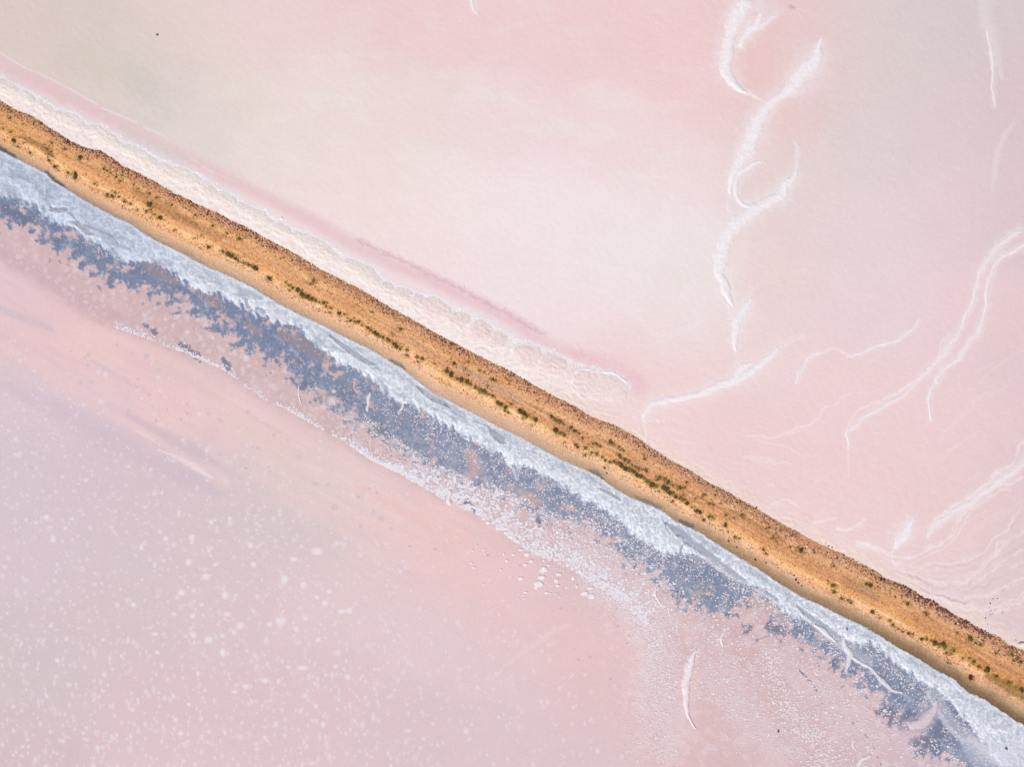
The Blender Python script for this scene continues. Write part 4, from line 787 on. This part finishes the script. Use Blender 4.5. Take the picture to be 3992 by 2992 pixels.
# ---------------------------------------------------------------- white grains of salt
OCT_V = np.array([(1,0,0),(.3,.95,0),(-.8,.6,0),(-.85,-.55,0),(.25,-1,0),(.1,0,.7),(-.2,.1,.6)], float)
OCT_F = [(0,1,5),(1,2,5),(2,6,5),(2,3,6),(3,5,6),(3,4,5),(4,0,5)]
op = [OCT_V * np.column_stack([RNG.uniform(.7, 1.3, (7, 1))] * 3) for _ in range(10)]
def low_pt(s_, d_):
    t_ = float(np.interp(s_, *LO)) - d_
    return s_ * DU + t_ * DV, 488 + s_ * DV - t_ * DU
items = []
def grain(u, v, r, rgb=(230, 228, 238), el=1.0, rot=None):
    if not (-60 < u < 4060 and -60 < v < 3060): return
    x, y = world_xy(u, v)
    items.append((x, y, -.075, r * MPP * el, r * MPP, r * MPP * .2, RNG.uniform(0, 6) if rot is None else rot, rgb))
sS = lambda c, s_: float(np.interp(s_, *LO)) - float(np.interp(s_, *c))
n = 0
while n < 15500:
    s_ = RNG.uniform(-40, 4600); a_, b_, c_ = sS(CRUST, s_), sS(DARK, s_), sS(DOTS, s_)
    k = RNG.random(); fr = float(ss(1400, 2300, np.float32(s_)))
    if k < .36:      # fringe of the shelf into the dark bed
        if RNG.random() > .12 + .88 * fr: continue
        d_ = a_ + abs(RNG.normal(0, .33 * (b_ - a_) + 26)) - 12; r = RNG.uniform(.9, 2.6)
    elif k < .78:    # brown margin
        lim = min(c_, b_ + 430); d_ = RNG.uniform(b_ - 40, lim); r = RNG.uniform(.8, 2.0) * (1 + .9 * fr)
        if RNG.random() > .25 + .75 * float(ss(800, 1700, np.float32(s_))): continue
    else:            # dotted front
        if s_ < 760 or s_ > 3150: continue
        sp = 9 + 40 * float(ss(1900, 2300, np.float32(s_))) ; d_ = min(c_, 1400) - abs(RNG.normal(0, sp)) ; r = RNG.uniform(1.6, 3.6) * (1 if s_ < 1900 else 1.25)
        if s_ < 1800 and RNG.random() > .5: continue
    u, v = low_pt(s_, d_)
    if RNG.random() > .25 + 1.3 * (fbm(np.array([u]), np.array([v]), 45, 2, 70)[0] + .35): continue
    t3 = RNG.uniform(.25, 1) if k < .78 else RNG.uniform(.6, 1)
    grain(u, v, r * (.8 + .35 * fr if k < .78 else 1.1 + .3 * fr), rgb=tuple(np.array((212, 192, 200)) * (1 - t3) + np.array((236, 234, 242)) * t3), el=RNG.uniform(1, 1.6), rot=RNG.normal(-.1, .5)); n += 1
def swath(pts, n_, rmin, rmax):
    p = smooth_line(pts, 6)
    for k in range(n_):
        i_ = int(RNG.integers(0, len(p))); u0, v0, w0 = p[i_]; g_ = RNG.normal(0, .5)
        u = u0 + g_ * w0 + RNG.normal(0, 12); v = v0 + RNG.normal(0, 30)
        if 2652 < u < 2745 and 2520 < v < 2860: continue
        grain(u, v, RNG.uniform(rmin, rmax) * (1 - .25 * min(abs(g_), 1.5)), tuple(np.array((222, 207, 214)) + RNG.uniform(-4, 20)), RNG.uniform(1, 1.6), RNG.normal(1.2, .5))
swath([(2180,2180,30),(2330,2280,45),(2450,2375,50),(2530,2450,60),(2570,2560,80),(2590,2680,100),(2560,2800,110),(2560,2960,120)], 2300, 1.6, 3.8)
swath([(2250,2190,20),(2400,2310,22),(2480,2380,22),(2530,2470,22)], 450, 2.2, 4.2)
swath([(2990,2560,40),(3040,2680,55),(3110,2800,70),(3190,2900,90),(3240,3000,110)], 1100, 1.8, 4.2)
swath([(2600,2340,60),(2780,2440,70),(2960,2500,70),(3150,2620,80),(3300,2760,90)], 800, 1.3, 2.8)
swath([(2800,2560,150),(2860,2750,170),(2900,2950,200)], 900, 1.3, 2.8)
o = merged('salt_grains', items, op, OCT_F, M_ridge); o['label'] = 'white grains of salt dotting the shallows below the shelf'
items = []
for k in range(1500):                                 # specks on the upper pan
    u = RNG.uniform(0, 4000); v = RNG.uniform(0, 2000); s_, t_ = st(u, v)
    if t_ - np.interp(s_, *SLAB) < 30: continue
    dens = .12 + .9 * math.exp(-((u - 2720) / 180) ** 2 - ((v - 250) / 330) ** 2) + .45 * math.exp(-((u - 3350) / 250) ** 2 - ((v - 750) / 300) ** 2)
    if RNG.random() > dens: continue
    x, y = world_xy(u, v); items.append((x, y, -.01, RNG.uniform(.07, .17), RNG.uniform(.07, .13), .09, RNG.uniform(0, 6), (240, 232, 236)))
for k in range(700):                                  # crumbs along the slab rims
    s_ = RNG.uniform(0, 2900); t_ = float(np.interp(s_, *SLAB)) + RNG.normal(5, 6); u, v = s_ * DU + t_ * DV, 488 + s_ * DV - t_ * DU
    if v > 1520: continue
    x, y = world_xy(u, v); r = RNG.uniform(.08, .22); items.append((x, y, .0, r * 1.3, r, r * .7, -.5, (236, 236, 242)))
o = merged('salt_crumbs', items, op, OCT_F, M_ridge); o['label'] = 'tiny white salt crumbs strewn over the upper pan'

# ---------------------------------------------------------------- salt rafts: the crisp white floes off the dotted front
RAFT = [(1110,543,18,10),(1245,490,25,17),(1232,537,24,13),(1215,577,30,20),(1200,598,12,7),(1335,518,16,9),(1320,557,15,13),(1328,585,12,7),(1025,437,12,9),(1135,460,15,7),(1065,400,9,7),(1010,400,6,6),(890,372,6,5),(895,392,5,5),(822,375,5,5),(680,325,5,4),(848,345,4,4),(818,450,6,6),(832,478,8,6),(990,490,6,5),(890,577,6,4),(1138,625,14,6),(1132,643,6,4),(1132,662,6,5),(1100,668,4,4),(1260,628,13,8),(1285,632,8,5),(1312,632,5,4),(1338,652,8,5),(1440,590,8,10),(1380,595,8,5),(1420,540,10,13),(1485,632,24,14),(1530,650,22,14),(1520,600,18,8),(1275,465,8,6),(1170,440,14,9),(1147,400,19,11),(1110,372,14,7),(1250,415,12,6),(1280,432,9,7),(1245,435,6,5),(1210,390,12,5),(1175,370,14,6),(1085,320,17,10),(1050,295,18,10),(1020,272,14,9),(975,245,15,9),(915,212,14,9),(890,190,11,8)]
b_row = lambda k: RAFT[k][1] // 130
ORD2 = 'first second third fourth fifth sixth seventh eighth ninth tenth eleventh twelfth thirteenth fourteenth fifteenth sixteenth seventeenth eighteenth nineteenth twentieth'.split()
RL = {0: 'lone oval white salt raft left of the big cluster', 1: 'ragged salt raft at the top of the big cluster', 2: 'long lobed salt raft in the middle of the big cluster', 3: 'largest salt raft, lacy and grey at the lower left of the cluster', 6: 'ring shaped salt raft right of the big cluster', 8: 'compact white raft up left of the cluster', 32: 'big salt raft at the lower right edge of the grain front', 33: 'wide crescent raft lowest on the grain front', 37: 'oval white raft just below the dotted front', 44: 'thick white raft forming the tip of the dotted front', 45: 'second thick raft up the dotted front', 29: 'upright bright raft near the right end of the group'}
for k, (x, y, a, b) in enumerate(RAFT):
    u, v = 1300 + x * .6586, 1900 + y * .6586
    def qf(uu, vv, u=u, v=v, a=a, b=b):
        return np.hypot((uu - u) / (a * .62), (vv - v) / (b * .66)) + .4 * fbm(uu, vv, 13, 3, 80) + .2 * fbm(uu, vv, 5, 2, 81)
    def hf(q, uu, vv): return .065 + .025 * np.sqrt(np.clip(1 - q, 0, 1)) + .02 * fbm(uu, vv, 6, 2, 82)
    def colf(q, uu, vv, base): k_ = (1 - ss(.65, 1.1, q))[..., None] * .85 + .12; return (np.array([238, 231, 238], np.float32) + (fbm(uu, vv, 7, 3, 83) * 26)[..., None]) * k_ + base * (1 - k_)
    o = patch('salt_raft', qf, hf, colf, (u - a * .9 - 3, v - b - 3, u + a * .9 + 3, v + b + 3), M_ridge, 1.3)
    rk = sorted((RAFT[i_][1] // 130, RAFT[i_][0], i_) for i_ in range(len(RAFT)) if i_ not in RL); row = [a_ for a_ in rk if a_[0] == b_row(k)] if k not in RL else []
    tag(o, RL.get(k) or f'{ORD2[[a_[2] for a_ in row].index(k)]} small white salt raft from the left in the {["top", "top", "second", "third", "fourth", "lowest"][b_row(k)]} row off the dotted front', 'salt raft', 'salt rafts off the dotted front')

# ---------------------------------------------------------------- shrubs
def leaf_mat():
    m = bpy.data.materials.new('saltbush_leaves'); m.use_nodes = True; n = m.node_tree.nodes; l = m.node_tree.links; bs = n['Principled BSDF']
    oi = n.new('ShaderNodeObjectInfo'); ge = n.new('ShaderNodeNewGeometry')
    mr = n.new('ShaderNodeMapRange'); mr.inputs['To Min'].default_value = .55; mr.inputs['To Max'].default_value = 1.6
    l.new(ge.outputs['Random Per Island'], mr.inputs[0]); mx = n.new('ShaderNodeVectorMath'); mx.operation = 'SCALE'
    l.new(oi.outputs['Color'], mx.inputs[0]); l.new(mr.outputs[0], mx.inputs['Scale']); l.new(mx.outputs[0], bs.inputs['Base Color'])
    bs.inputs['Roughness'].default_value = .8; bs.inputs['Specular IOR Level'].default_value = .15
    return m
M_leaf = leaf_mat()
M_twig = obj_mat('twig', .9, .2)
def shrub_mesh(seed, n=190):
    r = random.Random(seed); V_, F_ = [], []
    lob = [(r.uniform(-.55, .55), r.uniform(-.55, .55), r.uniform(.35, .62)) for _ in range(r.randint(3, 6))]
    for k in range(n):
        lx, ly, lr = r.choice(lob); th = r.uniform(0, 6.283); ph_ = math.acos(r.uniform(0, 1)); rr = lr * r.uniform(.55, 1.05)
        c = (lx + rr * math.sin(ph_) * math.cos(th), ly + rr * math.sin(ph_) * math.sin(th), .08 + rr * math.cos(ph_) * 1.1)
        sz = r.uniform(.07, .15); b = len(V_)
        a = r.uniform(0, 6.283); tilt = r.uniform(-.9, .9)
        for dx, dy in ((-1, -.5), (1, -.5), (.3, 1), (-.6, .7)):
            px, py, pz = dx * sz, dy * sz, 0
            px, pz = px * math.cos(tilt), px * math.sin(tilt)
            V_.append((c[0] + px * math.cos(a) - py * math.sin(a), c[1] + px * math.sin(a) + py * math.cos(a), max(c[2] + pz, .01)))
        F_.append((b, b + 1, b + 2, b + 3))
    me = bpy.data.meshes.new('saltbush'); me.from_pydata(V_, [], F_); me.materials.append(M_leaf); return me
def stem_mesh(seed):
    r = random.Random(seed); V_, F_ = [], []
    for k in range(9):
        th = r.uniform(0, 6.28); b = len(V_); d = r.uniform(.5, .95); e = (d * math.cos(th), d * math.sin(th), r.uniform(.3, .75))
        for q_ in range(3):
            aa = q_ * 2.09; V_.append((.05 * math.cos(aa), .05 * math.sin(aa), 0)); V_.append((e[0] + .02 * math.cos(aa), e[1] + .02 * math.sin(aa), e[2]))
        for q_ in range(3):
            p_ = b + 2 * q_; nx_ = b + 2 * ((q_ + 1) % 3); F_.append((p_, nx_, nx_ + 1, p_ + 1))
    me = bpy.data.meshes.new('woody_stem'); me.from_pydata(V_, [], F_); me.materials.append(M_twig); return me
stems = [stem_mesh(300 + k) for k in range(9)]
bushes = [shrub_mesh(200 + k) for k in range(9)]
top = allb[:295]
BL = {}
def named(u, v, text):
    j = min(range(len(top)), key=lambda i: math.hypot(top[i][0] - u, top[i][1] - v)); BL[j] = text
named(54, 545, 'large lone dark oval bush on the sand near the left edge'); named(291, 676, 'dark bush upper right of its neighbours, alone on the sand in the left quarter')
named(311, 613, 'dark bush at the top of the big twisted clump at the left'); named(294, 690, 'lower half of the big twisted clump at the left'); named(582, 797, 'star shaped bush beside the track in the left quarter')
named(625, 848, 'dark bush at the end of the left hand group beside the track'); named(998, 1045, 'dark round bush ending the first dense row'); named(1051, 1086, 'lone bush in the gap between first and second dense rows')
named(1223, 1095, 'single bush on the far side of the brown track'); named(1322, 1225, 'bush starting the third row left of centre'); named(2170, 1679, 'biggest darkest bush in the middle of the causeway')
named(3062, 2115, 'x'); BL.clear() if False else None
named(2825, 2050, 'big dark round bush alone by the track right of centre'); named(3126, 2152, 'leafy bush on the pan side of the track at the right'); named(3393, 2284, 'dark bush close to the pan side rubble in the right quarter')
named(3538, 2354, 'grey green bush on the pale verge in the right quarter'); named(3402, 2387, 'dark bush on the lake side verge in the right quarter'); named(3643, 2508, 'large dark bush at the head of the right hand row')
named(3676, 2514, 'olive bush joined to the right of the row head'); named(3782, 2496, 'dense green bush by the pan side verge near the right edge'); named(3848, 2611, 'widest dark bush of the lake side row near the right edge')
named(3785, 2643, 'reddish spreading bush where sand meets the wet shore'); named(3987, 2692, 'dark bush cut by the right edge'); named(2586, 1902, 'first bush of the densest row right of centre')
for k_ in [k_ for k_, t_ in BL.items() if t_ == 'x']: del BL[k_]
def size_word(r): return 'large' if r > 9 else ('middling' if r > 6.2 else 'small')
ORD = 'leftmost second third fourth fifth sixth seventh eighth ninth tenth eleventh twelfth thirteenth fourteenth fifteenth sixteenth seventeenth eighteenth nineteenth twentieth'.split()
def phrase(u, v, r):
    s_, t_ = st(u, v); w_ = float(causeway_w(np.array([s_]), np.array([t_]))[0])
    where = 'pan side verge' if w_ > .62 else ('track edge' if w_ > .47 else 'lake side verge')
    return f'{size_word(r)} saltbush#on the {where} {seg_name(s_)}'
fam = {}
for k, b_ in enumerate(top):
    if k not in BL: fam.setdefault(phrase(*b_), []).append((b_[0], k))
for ph_, ms in fam.items():
    for i_, (u_, k) in enumerate(sorted(ms)):
        BL[k] = ph_.replace('#', ' ') if len(ms) == 1 else (ORD[min(i_, 19)] + ' ' + ph_.replace('#', ' ' if i_ == 0 else ' from the left '))
for k, (u, v, r) in enumerate(top):
    s_, t_ = st(u, v); w_ = float(causeway_w(np.array([s_]), np.array([t_]))[0])
    where = 'pan side verge' if w_ > .62 else ('track edge' if w_ > .47 else 'lake side verge')
    red = 3770 < u < 3800 and 2630 < v < 2660
    c = np.array((118, 66, 58) if red else (122, 104, 60), float) * RNG.uniform(.82, 1.12)
    if not red and RNG.random() < .3: c = np.array((138, 124, 78), float)
    if r > 8.5 and not red: c = np.array((104, 88, 50), float) * RNG.uniform(.9, 1.1)
    zg = ground_z(u, v); x, y = world_xy(u, v, zg)
    o = bpy.data.objects.new('saltbush', bushes[k % 9]); C.objects.link(o)
    o.location = (x, y, zg - .02); q_ = r * MPP * 1.12; o.scale = (q_ * RNG.uniform(.95, 1.2), q_, q_ * .75); o.rotation_euler = (0, 0, RNG.uniform(0, 6.28))
    a = albedo(c); o.color = (float(a[0]), float(a[1]), float(a[2]), 1)
    tag(o, BL[k], 'bush', 'saltbushes on the causeway')
    if k < 90:
        w = bpy.data.objects.new('woody_stem', stems[k % 9]); C.objects.link(w); w.parent = o; w.color = (.12, .08, .05, 1)
# tufts too small to tell apart, between the bushes
V_, F_, Cc = [], [], []
for k in range(3600):
    u, v, r = allb[RNG.integers(len(allb))] if k % 4 else (*bank_point(RNG.uniform(0, 4560), RNG.uniform(.3, .8)), 3)
    u += RNG.normal(0, 9); v += RNG.normal(0, 7); s_, t_ = st(u, v); w_ = float(causeway_w(np.array([s_]), np.array([t_]))[0])
    if not .2 < w_ < .8: continue
    zg = ground_z(u, v); x, y = world_xy(u, v, zg); c = np.array((132, 112, 62) if RNG.random() < .7 else (160, 126, 70), float) * RNG.uniform(.85, 1.15)
    for q_ in range(7):
        a = RNG.uniform(0, 6.28); L_ = RNG.uniform(.06, .17); b = len(V_); ox, oy = RNG.normal(0, .08), RNG.normal(0, .08)
        V_ += [(x + ox - .03 * math.sin(a), y + oy + .03 * math.cos(a), zg), (x + ox + .03 * math.sin(a), y + oy - .03 * math.cos(a), zg), (x + ox + L_ * math.cos(a), y + oy + L_ * math.sin(a), zg + .13)]
        F_.append((b, b + 1, b + 2)); Cc += [c] * 3
me = bpy.data.meshes.new('grass_tufts'); me.from_pydata(V_, [], F_); colattr(me, np.array(Cc, np.float32)); me.materials.append(M_stone)
o = bpy.data.objects.new('grass_tufts', me); C.objects.link(o); o['kind'] = 'stuff'; o['label'] = 'dry tufts of grass between the bushes on the causeway'
bpy.context.scene.render.engine = 'CYCLES'
